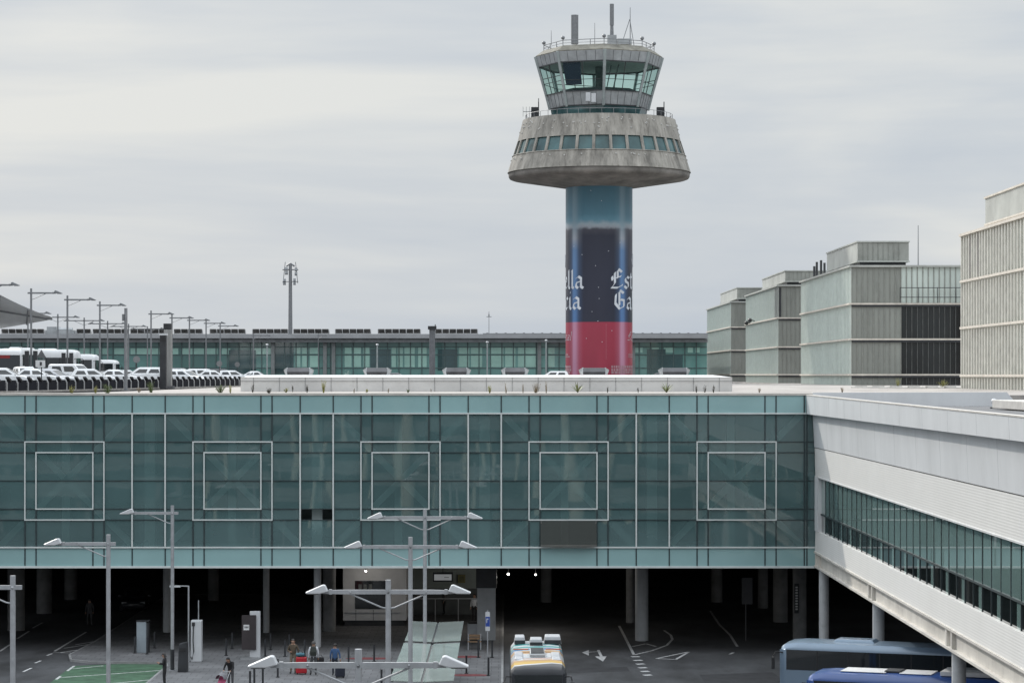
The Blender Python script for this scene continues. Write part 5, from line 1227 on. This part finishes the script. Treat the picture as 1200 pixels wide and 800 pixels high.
# luggage cart bench by the pier
p = G(556, 761, PV); x, y = p.x, p.y
t = thing('slatted_bench', 'small grey bench with brown wooden slats beside the dark topped pier', 'bench', (x, y, PV)); O = (x, y, PV)
b = MB()
for q in range(3): b.box(x - .40, x + .40, y + q * .15, y + q * .15 + .12, PV + .44, PV + .48)
b.box(x - .40, x + .40, y + .50, y + .53, PV + .55, PV + .68); b.box(x - .40, x + .40, y + .50, y + .53, PV + .72, PV + .85); b.build('slats', mat('bench_wood', (.22, .14, .08), .6, var=.25, scale=5), t, O)
b = MB()
for s in (-1, 1): b.box(x + s * .36 - .03, x + s * .36 + .03, y + .0, y + .06, PV, PV + .44); b.box(x + s * .36 - .03, x + s * .36 + .03, y + .44, y + .498, PV, PV + .9)
b.build('frame', galv, t, O)
p = G(556, 751, PV); x, y = p.x, p.y + .4
t = thing('baggage_trolley', 'grey baggage trolley standing behind the slatted bench', 'trolley', (x, y, PV)); O = (x, y, PV)
b = MB()
for s in (-1, 1):
    b.tube([(x + s * .4, y - .4, PV + .2), (x + s * .4, y + .4, PV + .25), (x + s * .4, y + .5, PV + 1.0)], .03, 6); b.tube([(x + s * .33, y - .35, PV), (x + s * .33, y - .35, PV + .2)], .05, 6)
b.box(x - .38, x + .38, y - .4, y + .35, PV + .22, PV + .25); b.box(x - .38, x + .38, y + .42, y + .46, PV + .3, PV + .95); b.build('frame', galv, t, O)
b = MB(); b.tube([(x - .42, y + .52, PV + 1.02), (x + .42, y + .52, PV + 1.02)], .04, 8); b.build('handle', black, t, O)
# glass canopies
cg = glass('canopy_glass', (.235, .265, .248), .12, (.8, .85, .82), .12, spec=.5, var=.12, vscale=.8)
for (ya, yb, lab) in [(q[0] * DK, q[1] * DK, q[2]) for q in ((79.95, 86.3, 'farther pale green glass canopy, in the shade at the bridge edge'), (69.5, 79.3, 'nearer and longer pale green glass canopy, brighter than the one behind it'), (58, 68.9, 'glass canopy closest to the viewer, below the bottom edge'))]:
    if yb < 69 * DK: continue
    xl, xr, xm, zc = -5.0, -2.25, -3.62, 2.86
    t = thing('glass_canopy', lab, 'canopy', (xm, ya, PV), 0, 'glass canopies over the walk'); O = (xm, ya, PV)
    for a, c in ((xl, xm - .05), (xm + .05, xr)):
        b = MB(); hi = lambda xx: zc + .045 * abs(xx - xm)
        b.prism([(a, ya, hi(a)), (c, ya, hi(c)), (c, ya, hi(c) + .03), (a, ya, hi(a) + .03)], (0, yb - ya, 0)); b.build('glass_panel', cg, t, O)
    b = MB(); b.box(xm - .07, xm + .07, ya, yb, zc - .22, zc - .03); b.box(xm - .045, xm + .045, ya, yb, zc - .025, zc + .0); b.build('gutter', dark, t, O)
    n = int((yb - ya) / 1.1); b = MB()
    for k in range(n + 1):
        y = ya + .05 + (yb - ya - .1) * k / n
        b.tube([(xl + .02, y, zc - .0), (xm, y, zc - .08), (xr - .02, y, zc - .0)], .03, 4)
    b.build('rafters', galv, t, O)
    b = MB()
    for y in (ya + 1, yb - 1): b.tube([(xm, y, PV), (xm, y, zc - .2)], .07, 10)
    b.build('post', galv, t, O)
# bollards
bl = [(265, 767.7, 'black bollard left of the dark totem, over the woman with the pushchair'), (272, 760, 'black bollard farther back left of the dark totem'), (310.8, 768.3, 'black bollard just right of the dark totem'), (317, 761, 'black bollard farther back right of the dark totem'),
      (334, 769, 'black bollard left of the man in the brown jacket'), (339, 762, 'black bollard behind the man in the brown jacket'), (357, 769, 'black bollard between the brown jacket and the rucksack'), (408.5, 777, 'black bollard right of the person in the denim jacket'),
      (325.5, 793, 'black bollard below the totem, left of the red suitcase'), (308, 803, 'black bollard under the nearest lamp head, second of the row from the right'), (298, 804, 'black bollard under the nearest lamp head, third of the row from the right'), (293, 808, 'short looking black bollard at the bottom edge under the nearest lamp head'),
      (438.5, 774.6, 'black bollard on the red ground paint left of the canopies'), (459.5, 803, 'black bollard at the bottom edge left of the near canopy'), (447, 806, 'black bollard at the bottom edge beside the second lamp pole'), (546.6, 788.6, 'black bollard on red paint right of the near canopy'),
      (560.6, 770, 'black bollard in front of the slatted bench'), (576.7, 770, 'black bollard right of the blue sign post'), (572.4, 791, 'thin black bollard on a flat foot right of the near canopy'), (158, 765, 'black bollard left of the grey cabinet'), (172.5, 766, 'black bollard in front of the grey cabinet'), (181, 759, 'black bollard right of the grey cabinet')]
bp = None
for px, py, lab in bl:
    p = G(px, py, PV)
    if bp is None:
        bp = thing('bollard', lab, 'bollard', p, 0, 'black bollards on the pavement')
        b = MB(); b.tube([(0, 0, 0), (0, 0, .93)], .055, 12); b.build('post', dark, bp, smooth=True)
        b = MB(); b.tube([(0, 0, .93), (0, 0, .96)], .062, 12); b.build('cap', black, bp, smooth=True)
        b = MB(); b.tube([(0, 0, .0), (0, 0, .03)], .11, 12); b.build('foot', black, bp, smooth=True)
    else: dup(bp, p, 0, lab)
# small sign on a column at the right
p = G(937, 748); x = X(933.5, p.y - .5); b = MB(); b.box(x - .13, x + .13, p.y - .5, p.y - .44, 1.6, 3.4, 0)
for k in range(9): b.box(x - .07, x + .07, p.y - .506, p.y - .5005, 1.8 + k * .165, 1.8 + k * .165 + .10, 1)
o = b.build('column_notice', [dark, white_paint], None, (x, p.y - .5, 1.6)); tag(o, 'narrow vertical notice with pale letters on the column left of the silver coach', 'notice')
# pole sign in the dark road
p = G(874, 750); b = MB(); b.tube([(p.x, p.y, 0), (p.x, p.y, 2.4)], .04, 6); b.box(p.x - .25, p.x + .4, p.y - .05, p.y - .0, 2.2, 3.8); o = b.build('lane_sign', mat('sign_dim', (.06, .06, .065), .6), None, tuple(p)); tag(o, 'dim grey lane sign on a pole in the dark underpass', 'road sign')

# ------------------------------------------------------------------ people
def cm(n, c, r=.8): return MATS[n] if n in MATS else mat(n, c, r, var=.15, scale=9)
skin_m = cm('skin', (.34, .20, .14), .6); eye_m = cm('eye_dark', (.02, .015, .012), .3)
def person(lab, loc, rz, cols, J=None, hair=None, hood=False, s=1.0):
    t = thing('person', lab, 'person', loc, rz); t.scale = (s, s, s)
    P = dict(pel=(0, 0, .94), sp=(0, .0, 1.14), ch=(0, 0, 1.32), nk=(0, 0, 1.48), hd=(0, .02, 1.60), ht=(0, .02, 1.70),
             sL=(-.18, 0, 1.41), eL=(-.24, -.03, 1.13), wL=(-.24, .06, .90), hL=(-.24, .09, .81), sR=(.18, 0, 1.41), eR=(.24, -.03, 1.13), wR=(.24, .06, .90), hR=(.24, .09, .81),
             qL=(-.10, 0, .88), kL=(-.11, .03, .50), aL=(-.11, 0, .09), tL=(-.12, .17, .03), qR=(.10, 0, .88), kR=(.11, .03, .50), aR=(.11, 0, .09), tR=(.12, .17, .03))
    P.update(J or {})
    RD = dict(pel=.15, sp=.135, ch=.155, nk=.058, hd=.098, ht=.075, s=.068, e=.05, w=.036, h=.034, q=.092, k=.064, a=.046, t=.036)
    E = [('pel', 'sp', 'top'), ('sp', 'ch', 'top'), ('ch', 'nk', 'top'), ('nk', 'hd', 'skin'), ('hd', 'ht', 'skin')]
    for q in 'LR': E += [('ch', 's' + q, 'top'), ('s' + q, 'e' + q, 'sleeve'), ('e' + q, 'w' + q, 'sleeve'), ('w' + q, 'h' + q, 'skin'), ('pel', 'q' + q, 'legs'), ('q' + q, 'k' + q, 'legs'), ('k' + q, 'a' + q, 'legs'), ('a' + q, 't' + q, 'shoe')]
    names = list(P); idx = {n: i for i, n in enumerate(names)}
    me = bpy.data.meshes.new('skeleton'); me.from_pydata([P[n] for n in names], [(idx[a], idx[c]) for a, c, _ in E], []); me.update()
    o = bpy.data.objects.new('person_body', me); C.objects.link(o)
    md = o.modifiers.new('skin', 'SKIN')
    sv = me.skin_vertices[0].data
    for n in names:
        r = RD.get(n, RD.get(n[0], .05)); 
        sv[idx[n]].radius = (r * (1.12 if n in ('ch', 'pel') else 1), r * (.80 if n in ('ch', 'sp', 'pel') else 1)); sv[idx[n]].use_root = (n == 'pel')
    sb = o.modifiers.new('sub', 'SUBSURF'); sb.levels = 1; sb.render_levels = 1
    dg = bpy.context.evaluated_depsgraph_get(); dg.update()
    m2 = bpy.data.meshes.new_from_object(o.evaluated_get(dg))
    bpy.data.objects.remove(o)
    mats_ = ['top', 'sleeve', 'legs', 'skin', 'shoe']
    segs = [(Vector(P[a]), Vector(P[c]), mats_.index(k)) for a, c, k in E]
    V = [v.co.copy() for v in m2.vertices]; Fc = []; Mi = []
    for p in m2.polygons:
        c = p.center; best = None
        for a, q, k in segs:
            d = q - a; u = max(0, min(1, (c - a).dot(d) / max(d.length_squared, 1e-9))); dist = (c - a - u * d).length
            if best is None or dist < best[0]: best = (dist, k)
        k = best[1]
        if k == 0 and c.z < P['pel'][2] - .02: k = 2
        Fc.append(tuple(p.vertices)); Mi.append(k)
    b = MB(); b.v = V; b.f = Fc; b.m = Mi
    for q, sx in (('L', -1), ('R', 1)):                 # fingers and thumb
        w_, h_ = Vector(P['w' + q]), Vector(P['h' + q]); d = (h_ - w_).normalized(); sd = d.cross(Vector((0, 1, .01))).normalized(); up = sd.cross(d)
        for i in range(4):
            o_ = h_ + sd * (i - 1.5) * .017; ln = (.062, .074, .070, .054)[i]
            b.tube([o_ - d * .01, o_ + d * ln * .5 + up * .006, o_ + d * ln * .85 + up * .026, o_ + d * ln * .9 + up * .045], [.0095, .009, .008, .006], 6, 3)
        o_ = w_.lerp(h_, .45) - sd * sx * .02
        b.tube([o_, o_ + d * .03 - sd * sx * .03 + up * .015, o_ + d * .06 - sd * sx * .034 + up * .03], [.012, .010, .007], 6, 3)
    hd = Vector(P['hd']); tp = Vector(P['ht']); ax = (tp - hd).normalized(); fw = Vector((0, 1, 0)) - ax * ax.y; fw.normalize(); sd = fw.cross(ax)
    c0 = hd + ax * .035
    b.tube([c0 + fw * .085 + ax * .02, c0 + fw * .118 - ax * .022, c0 + fw * .09 - ax * .03], [.008, .017, .012], 6, 3)
    for sx in (-1, 1):
        b.ball(c0 + fw * .092 + sd * sx * .034 + ax * .012, .012, 6, 4, 5); b.ball(c0 + sd * sx * .098 - ax * .005, .026, 6, 4, 3, .5, .8, 1.2)
    b.tube([c0 + fw * .092 - ax * .055 - sd * .022, c0 + fw * .098 - ax * .056, c0 + fw * .092 - ax * .055 + sd * .022], .007, 5, 5)
    b.build('body', [cols['top'], cols.get('sleeve', cols['top']), cols['legs'], skin_m, cols.get('shoe', black), eye_m], t, smooth=True, fix=False)
    hm = hair or cm('hair_dark', (.018, .014, .012), .6)
    b = MB(); rings = []
    for i in range(6):
        th = math.pi * .60 * (i + .05) / 5.05
        rings.append([c0 - fw * .018 + ax * (.118 * math.cos(th) + .012) + (sd * math.cos(f) * .106 + fw * math.sin(f) * (.108 if math.sin(f) < 0 else .098 - .05 * max(0, i - 3))) * math.sin(th) for f in [2 * math.pi * j / 12 for j in range(12)]])
    if hood: 
        rings.append([c0 - fw * .03 - ax * .15 + (sd * math.cos(f) * .11 + fw * math.sin(f) * (.11 if math.sin(f) < 0 else .03)) for f in [2 * math.pi * j / 12 for j in range(12)]])
    b.grid(rings, 0, True, True, True); b.build('hood' if hood else 'hair', hm, t, smooth=True)
    return t
def at(px, py, z=PV): return G(px, py, z)
brown = cm('brown_jacket', (.075, .055, .035)); khaki = cm('khaki_trousers', (.17, .145, .11)); blk = cm('black_cloth', (.014, .014, .016)); wht = cm('white_shirt', (.62, .63, .66)); den = cm('denim', (.035, .085, .19)); nav = cm('navy_cloth', (.016, .02, .035)); gry = cm('grey_trousers', (.07, .07, .075))
olive = cm('olive_bag', (.03, .035, .03))
person('person in a brown jacket and pale trousers facing the viewer beside a red suitcase', at(343.5, 788.5), PI - .1, dict(top=brown, legs=khaki), dict(eR=(.27, -.02, 1.16), wR=(.12, .20, 1.10), hR=(.04, .24, 1.12), eL=(-.28, -.02, 1.14), wL=(-.26, .08, .92)), s=1.05)
pb = at(367.5, 790.5)
person('person in a white long sleeved top with a dark rucksack, seen from behind', pb, .05, dict(top=wht, legs=gry), dict(kL=(-.13, .06, .50), aL=(-.15, .0, .09), tL=(-.17, .16, .03)), hair=cm('grey_hair', (.09, .085, .08)), s=1.03)
t = thing('rucksack', 'dark rucksack on the back of the person in white sleeves', 'rucksack', pb + Vector((0, -.24, 1.05)), .05)
b = MB(); b.grid([[(-.15, -.08, 0), (.15, -.08, 0), (.16, .1, 0), (-.16, .1, 0)], [(-.17, -.13, .22), (.17, -.13, .22), (.17, .1, .22), (-.17, .1, .22)], [(-.13, -.07, .5), (.13, -.07, .5), (.14, .1, .5), (-.14, .1, .5)]], 0, True, True, True); b.build('bag', olive, t, bevel=.03)
b = MB()
for s in (-1, 1): b.tube([(s * .10, .1, .48), (s * .12, .26, .52), (s * .12, .37, .36), (s * .15, .1, .05)], .02, 6)
b.build('strap', olive, t)
def suitcase(lab, loc, m, wd=.46, hh=.72, rz=0.0, handle=True):
    t = thing('suitcase', lab, 'suitcase', loc, rz)
    b = MB(); b.box(-wd / 2, wd / 2, -.16, .16, .06, hh); b.build('shell', m, t, bevel=.05)
    b = MB()
    for sx in (-1, 1):
        for sy in (-1, 1): b.tube([(sx * (wd / 2 - .08), sy * .1 - .012, .035), (sx * (wd / 2 - .08), sy * .1 + .012, .035)], .035, 8)
    b.build('wheels', black, t)
    if handle:
        b = MB(); b.tube([(-.1, .12, hh - .02), (-.1, .12, hh + .32), (.1, .12, hh + .32), (.1, .12, hh - .02)], .014, 6); b.build('handle', galv, t)
    return t
redm = cm('red_case', (.42, .012, .022), .45)
c = at(353.2, 789.5); suitcase('large bright red suitcase between the brown jacket and the rucksack wearer', c, redm, .58, .92, .1, False)
t = thing('holdall', 'teal blue bag lying on top of the red suitcase', 'bag', c + Vector((-.06, 0, .925)))
b = MB(); b.grid([[(-.2 + .1 * abs(k - 1), .12 * math.cos(f), .11 + .11 * math.sin(f)) if k != 1 else (0, .13 * math.cos(f), .13 + .13 * math.sin(f)) for f in [2 * math.pi * j / 10 for j in range(10)]] if False else [((k - 1) * .22, (.12 - .03 * abs(k - 1)) * math.cos(f), .12 + (.12 - .03 * abs(k - 1)) * math.sin(f)) for f in [2 * math.pi * j / 10 for j in range(10)]] for k in range(3)], 0, True, True, True); b.build('bag', cm('teal_bag', (.04, .13, .17), .6), t, smooth=True)
b = MB(); b.tube([(-.12, 0, .22), (-.08, 0, .33), (.08, 0, .33), (.12, 0, .22)], .015, 6); b.build('handle', black, t)
b = at(373.5, 787); t = thing('shoulder_bag', 'black bag held at the side of the rucksack wearer', 'bag', b + Vector((.08, 0, .5)))
q = MB(); q.box(-.2, .2, -.1, .1, 0, .3); q.build('bag', blk, t, bevel=.04); q = MB(); q.tube([(-.12, 0, .29), (-.06, 0, .42), (.06, 0, .42), (.12, 0, .29)], .014, 6); q.build('handle', blk, t)
pd = at(392.5, 791); person('person in a blue denim jacket and dark trousers walking away, seen from behind', pd, .1, dict(top=den, legs=nav), dict(kL=(-.1, .12, .52), aL=(-.1, .05, .1), eR=(.26, -.06, 1.14), wR=(.28, -.1, .93), hR=(.29, -.12, .84)), s=.97)
suitcase('dark blue suitcase pulled by the person in the denim jacket', at(398.5, 793.5), nav, .5, .66, .2)
ph = at(270.5, 807); person('person in a black hooded top bending over a pushchair', ph, PI - .4, dict(top=blk, legs=gry), dict(ch=(0, .12, 1.28), nk=(0, .22, 1.40), hd=(0, .29, 1.49), ht=(0, .33, 1.585), sL=(-.18, .14, 1.35), eL=(-.27, .2, 1.09), wL=(-.2, .38, .97), hL=(-.17, .44, .93), sR=(.18, .14, 1.35), eR=(.27, .2, 1.09), wR=(.2, .38, .97), hR=(.17, .44, .93)), hair=blk, hood=True)
d = Vector((-math.sin(PI - .4), math.cos(PI - .4), 0)); pc = ph + d * 1.0
t = thing('pushchair', 'grey hooded pushchair with pink fabric at the bottom edge', 'pushchair', pc, PI - .4)
b = MB()
for s in (-1, 1): b.tube([(s * .22, -.52, .95), (s * .24, -.05, .45), (s * .25, .35, .12)], .015, 6); b.tube([(s * .24, .1, .45), (s * .25, -.3, .12)], .015, 6)
b.tube([(-.22, -.52, .95), (.22, -.52, .95)], .018, 6); b.build('frame', galv, t)
b = MB()
for s in (-1, 1):
    for y in (.35, -.3): b.tube([(s * .25 - .02, y, .11), (s * .25 + .02, y, .11)], .11, 14)
b.build('wheels', black, t, smooth=True)
b = MB(); b.grid([[(-.2, .28, .42), (.2, .28, .42)], [(-.2, .0, .40), (.2, .0, .40)], [(-.2, -.22, .75), (.2, -.22, .75)]]); o = b.build('seat', cm('pink_fabric', (.42, .08, .17), .7), t); o.modifiers.new('s', 'SOLIDIFY').thickness = .05
b = MB(); b.grid([[(.24 * math.cos(f), -.22 + .42 * k / 4 * .9, .62 + (.36 - .05 * abs(k - 1.5)) * math.sin(f)) for f in [math.pi * j / 10 for j in range(11)]] for k in range(5)]); b.build('hood', cm('grey_fabric', (.17, .17, .185), .7), t, smooth=True)
person('woman with long dark hair in a dark coat looking down at a phone', at(193, 803), PI / 2 - .1, dict(top=blk, legs=blk), dict(hd=(0, .05, 1.59), ht=(0, .09, 1.68), eR=(.22, .06, 1.14), wR=(.08, .30, 1.18), hR=(.04, .36, 1.22), eL=(-.22, .06, 1.14), wL=(-.06, .28, 1.16), hL=(-.02, .34, 1.2)), hair=cm('long_hair', (.015, .012, .011), .5), hood=True, s=.97)
person('person in dark clothes walking in the gloom under the bridge at the left', at(105, 733, 0), .3, dict(top=gry, legs=gry), dict(kL=(-.11, .2, .52), aL=(-.11, .22, .1), tL=(-.11, .38, .05), kR=(.11, -.05, .5), aR=(.11, -.25, .12), tR=(.11, -.12, .03)))
person('person standing by the handrail under the hanging sign', at(521, 719.5), PI / 2, dict(top=cm('pale_jacket', (.20, .19, .18)), legs=blk), s=.98)
person('person in a white top standing by the dark topped pier', at(556, 727), PI - .4, dict(top=wht, legs=blk), s=1.0)

# ------------------------------------------------------------------ plants that have seeded on the roof
pm = {'green': mat('weed_green', (.10, .14, .04), .7, var=.4, scale=6), 'yellow': mat('weed_yellow', (.28, .27, .07), .7, var=.35, scale=6), 'dry': mat('weed_dry', (.22, .17, .10), .8, var=.3, scale=6), 'agave': mat('agave_leaf', (.17, .19, .08), .6, var=.3, scale=4), 'dark': mat('weed_dark', (.05, .045, .03), .8, var=.3, scale=6)}
pr = random.Random(21)
def plant(px, hpx, kind, wpx, lab, D=None, cat='weed'):
    D = (D or pr.uniform(97, 111)) * DK; x = X(px, D); h = 1.25 * hpx * D / F; wd = 1.2 * wpx * D / F / 2
    name = 'agave_plant' if kind == 'agave' else 'roof_weed'
    t = thing(name, lab, 'agave' if kind == 'agave' else 'weed', (x, D, DECK - .02))
    b = MB()
    if kind == 'agave':
        for k in range(15):
            a = 2 * math.pi * k / 15 + pr.uniform(-.2, .2); r = wd * pr.uniform(.55, 1.05); hh = h * (1.25 - .75 * r / wd) * pr.uniform(.8, 1.1)
            u = Vector((math.cos(a), math.sin(a), 0)); v = Vector((-u.y, u.x, 0)) * .035
            m_ = u * r * .5 + Vector((0, 0, hh * .62)); e_ = u * r + Vector((0, 0, hh))
            b.poly([-v, v, m_ + v * 1.1, m_ - v * 1.1]); b.poly([m_ - v * 1.1, m_ + v * 1.1, e_])
    else:
        n = max(7, int(wpx * 3.2))
        for k in range(n):
            a = pr.uniform(0, 6.28); r = wd * pr.uniform(.1, 1) ; hh = h * pr.uniform(.45, 1.0)
            u = Vector((math.cos(a), math.sin(a), 0)); s0 = u * r * .25; e_ = u * r + Vector((0, 0, hh)); m_ = s0.lerp(e_, .55) + Vector((0, 0, hh * .1))
            b.tube([s0, m_, e_], [.010, .008, .004], 3)
            if kind != 'dry' or k % 2:
                for q in range(4):
                    f = pr.uniform(.3, 1.0); c = s0.lerp(e_, f); w_ = Vector((pr.uniform(-1, 1), pr.uniform(-1, 1), pr.uniform(-.2, .9))).normalized() * pr.uniform(.05, .11); v = w_.cross(Vector((0, 0, 1))).normalized() * .022
                    b.poly([c, c + w_ * .5 + v, c + w_, c + w_ * .5 - v])
    f_ = MB(); f_.v, f_.f, f_.m = b.v, b.f, b.m
    f_.build('leaves', pm[kind], t, fix=False)
    s_ = MB(); s_.tube([(0, 0, -.02), (0, 0, h * .25)], [.02, .012], 5); s_.build('stem', pm['dark'], t)
plist = [(84, 8, 'yellow', 7, 'yellow green weed in front of the dark fence, leftmost on the roof'), (112, 8, 'yellow', 6, 'small yellowish weed at the fence left of the armless post'), (126, 10, 'green', 12, 'bushy green weed at the roof edge below the small coach'), (163, 5, 'dry', 6, 'brown dry weed left of the vent pillars'), (177, 11, 'green', 12, 'bright green forked weed just left of the vent pillars'),
    (258, 8, 'green', 15, 'low spreading green weed left of the white rooflight'), (270, 9, 'yellow', 4, 'thin yellow stalk weed at the left end of the rooflight'), (296, 9, 'dark', 4, 'dark stalk before the left end of the rooflight'), (315, 6, 'dark', 7, 'dark low weed before the rooflight, below the floodlight mast to the left'), (335, 5, 'yellow', 6, 'low yellow green weed below the leftmost vent'),
    (343, 8, 'dark', 3, 'dark thin stalk just left under the leftmost vent'), (360, 8, 'dark', 4, 'dark thin stalk just right under the leftmost vent'), (379, 13, 'yellow', 7, 'tall yellow green weed before the rooflight, between the first two vents'), (415, 5, 'dry', 3, 'thin dry stalk left below the second vent'), (430, 3, 'yellow', 5, 'tiny yellow weed below the second vent'),
    (455, 4, 'dry', 3, 'tiny dry weed right below the second vent'), (478, 3, 'green', 4, 'tiny green tuft midway between the second and third vents'), (505, 4, 'dry', 2, 'thin dry stalk under the tall grey post'), (574, 8, 'yellow', 5, 'yellowish weed before the rooflight left of the fourth vent'), (593, 10, 'dry', 3, 'brown thin stalk under the fourth vent'),
    (613, 9, 'dry', 3, 'brown thin stalk just right of the fourth vent'), (628, 10, 'dry', 10, 'pale brown grassy tuft left of the tower foot'), (640, 11, 'dry', 3, 'tall dry stalk between the brown tuft and the agave'), (677, 12, 'agave', 21, 'spiky agave plant below the tower foot'), (712, 7, 'dark', 2, 'dark single stalk right of the tower foot agave'),
    (748, 6, 'dark', 3, 'dark stalk left of the right hand agave'), (781, 12, 'agave', 22, 'spiky agave plant below the rightmost vent'), (816, 8, 'dark', 4, 'dark stalk just right of the rightmost vent'), (826, 7, 'dark', 4, 'dark stalk second from the right end of the rooflight'), (836, 8, 'dark', 4, 'dark stalk at the right end of the rooflight'),
    (890, 5, 'dry', 4, 'dry tuft on the gravel roof before the two nearer small blocks'), (987, 6, 'dry', 4, 'dry tuft on the gravel roof before the big dark windowed block')]
for a in plist: plant(*a)
plant(1052, 8, 'yellow', 8, 'yellow green weed at the foot of the dark windows, left of two', 175); plant(1105, 7, 'yellow', 13, 'spreading yellow green weed at the foot of the dark windows, right of two', 160)
b = MB()
for k in range(9):
    x0 = X(1002, 150 * DK) + k * 1.35; b.box(x0, x0 + 1.1, 150 * DK - k * 1.7, 150 * DK + .35 - k * 1.7, DECK + .02, DECK + .17)
b.tube([(X(1002, 150 * DK) - .3, 150 * DK + .3, DECK + .03), (X(1002, 150 * DK) + 12, 150 * DK - 14.5, DECK + .03)], .06, 6)
o = b.build('roof_kerb', mat('pale_kerb', (.5, .49, .46), .8, var=.15), None, (X(1040, 145 * DK), 145 * DK, DECK)); tag(o, 'broken pale kerb strip lying on the gravel roof before the dark windowed block', 'kerb strip')
# the building the photograph is taken from, mirrored faintly in the glass
t = thing('viewing_building', 'low car park building behind the viewer, mirrored in the glass front', 'building', (0, -14, 0)); O = (0, -14, 0)
b = MB()
for k in range(5): b.box(-90, 90, -40, -3, 2.9 * k + 2.4, 2.9 * k + 3.0)
b.build('decks', column_d, t, O)
b = MB()
for k in range(4): b.box(-90, 90, -3.3, -3.05, 2.9 * k + 3.05, 2.9 * k + 4.0)
b.build('parapets', column_d, t, O)
for px, wd in ((470, 1.0), (668, .8), (366, .35), (385, .25), (545, .25), (560, .3), (250, .3), (735, .35), (620, .2)):  # unseen pale columns added to streak the reflections in the glass
    xx = (px - VX) / F * (2 * YB + 2.5); b = MB(); b.tube([(xx, -2.5, 0), (xx + .3, -2.5, 7), (xx - .2, -2.5, 16.5)], [wd * .8, wd, wd * .7], 12); b.build('reflection_column', mat('reflection_column_paint', (.62, .62, .52), .8, var=.2) if 'reflection_column_paint' not in MATS else MATS['reflection_column_paint'], t, O, smooth=True)
b = MB(); b.box(-90, 90, -20, -19.5, 0, 14); b.build('core', soffit_m, t, O)
b = MB()
for k in range(19): b.box(-90 + k * 10, -89.4 + k * 10, -4.2, -3.6, 0, 14.6)
b.build('columns', column_d, t, O)
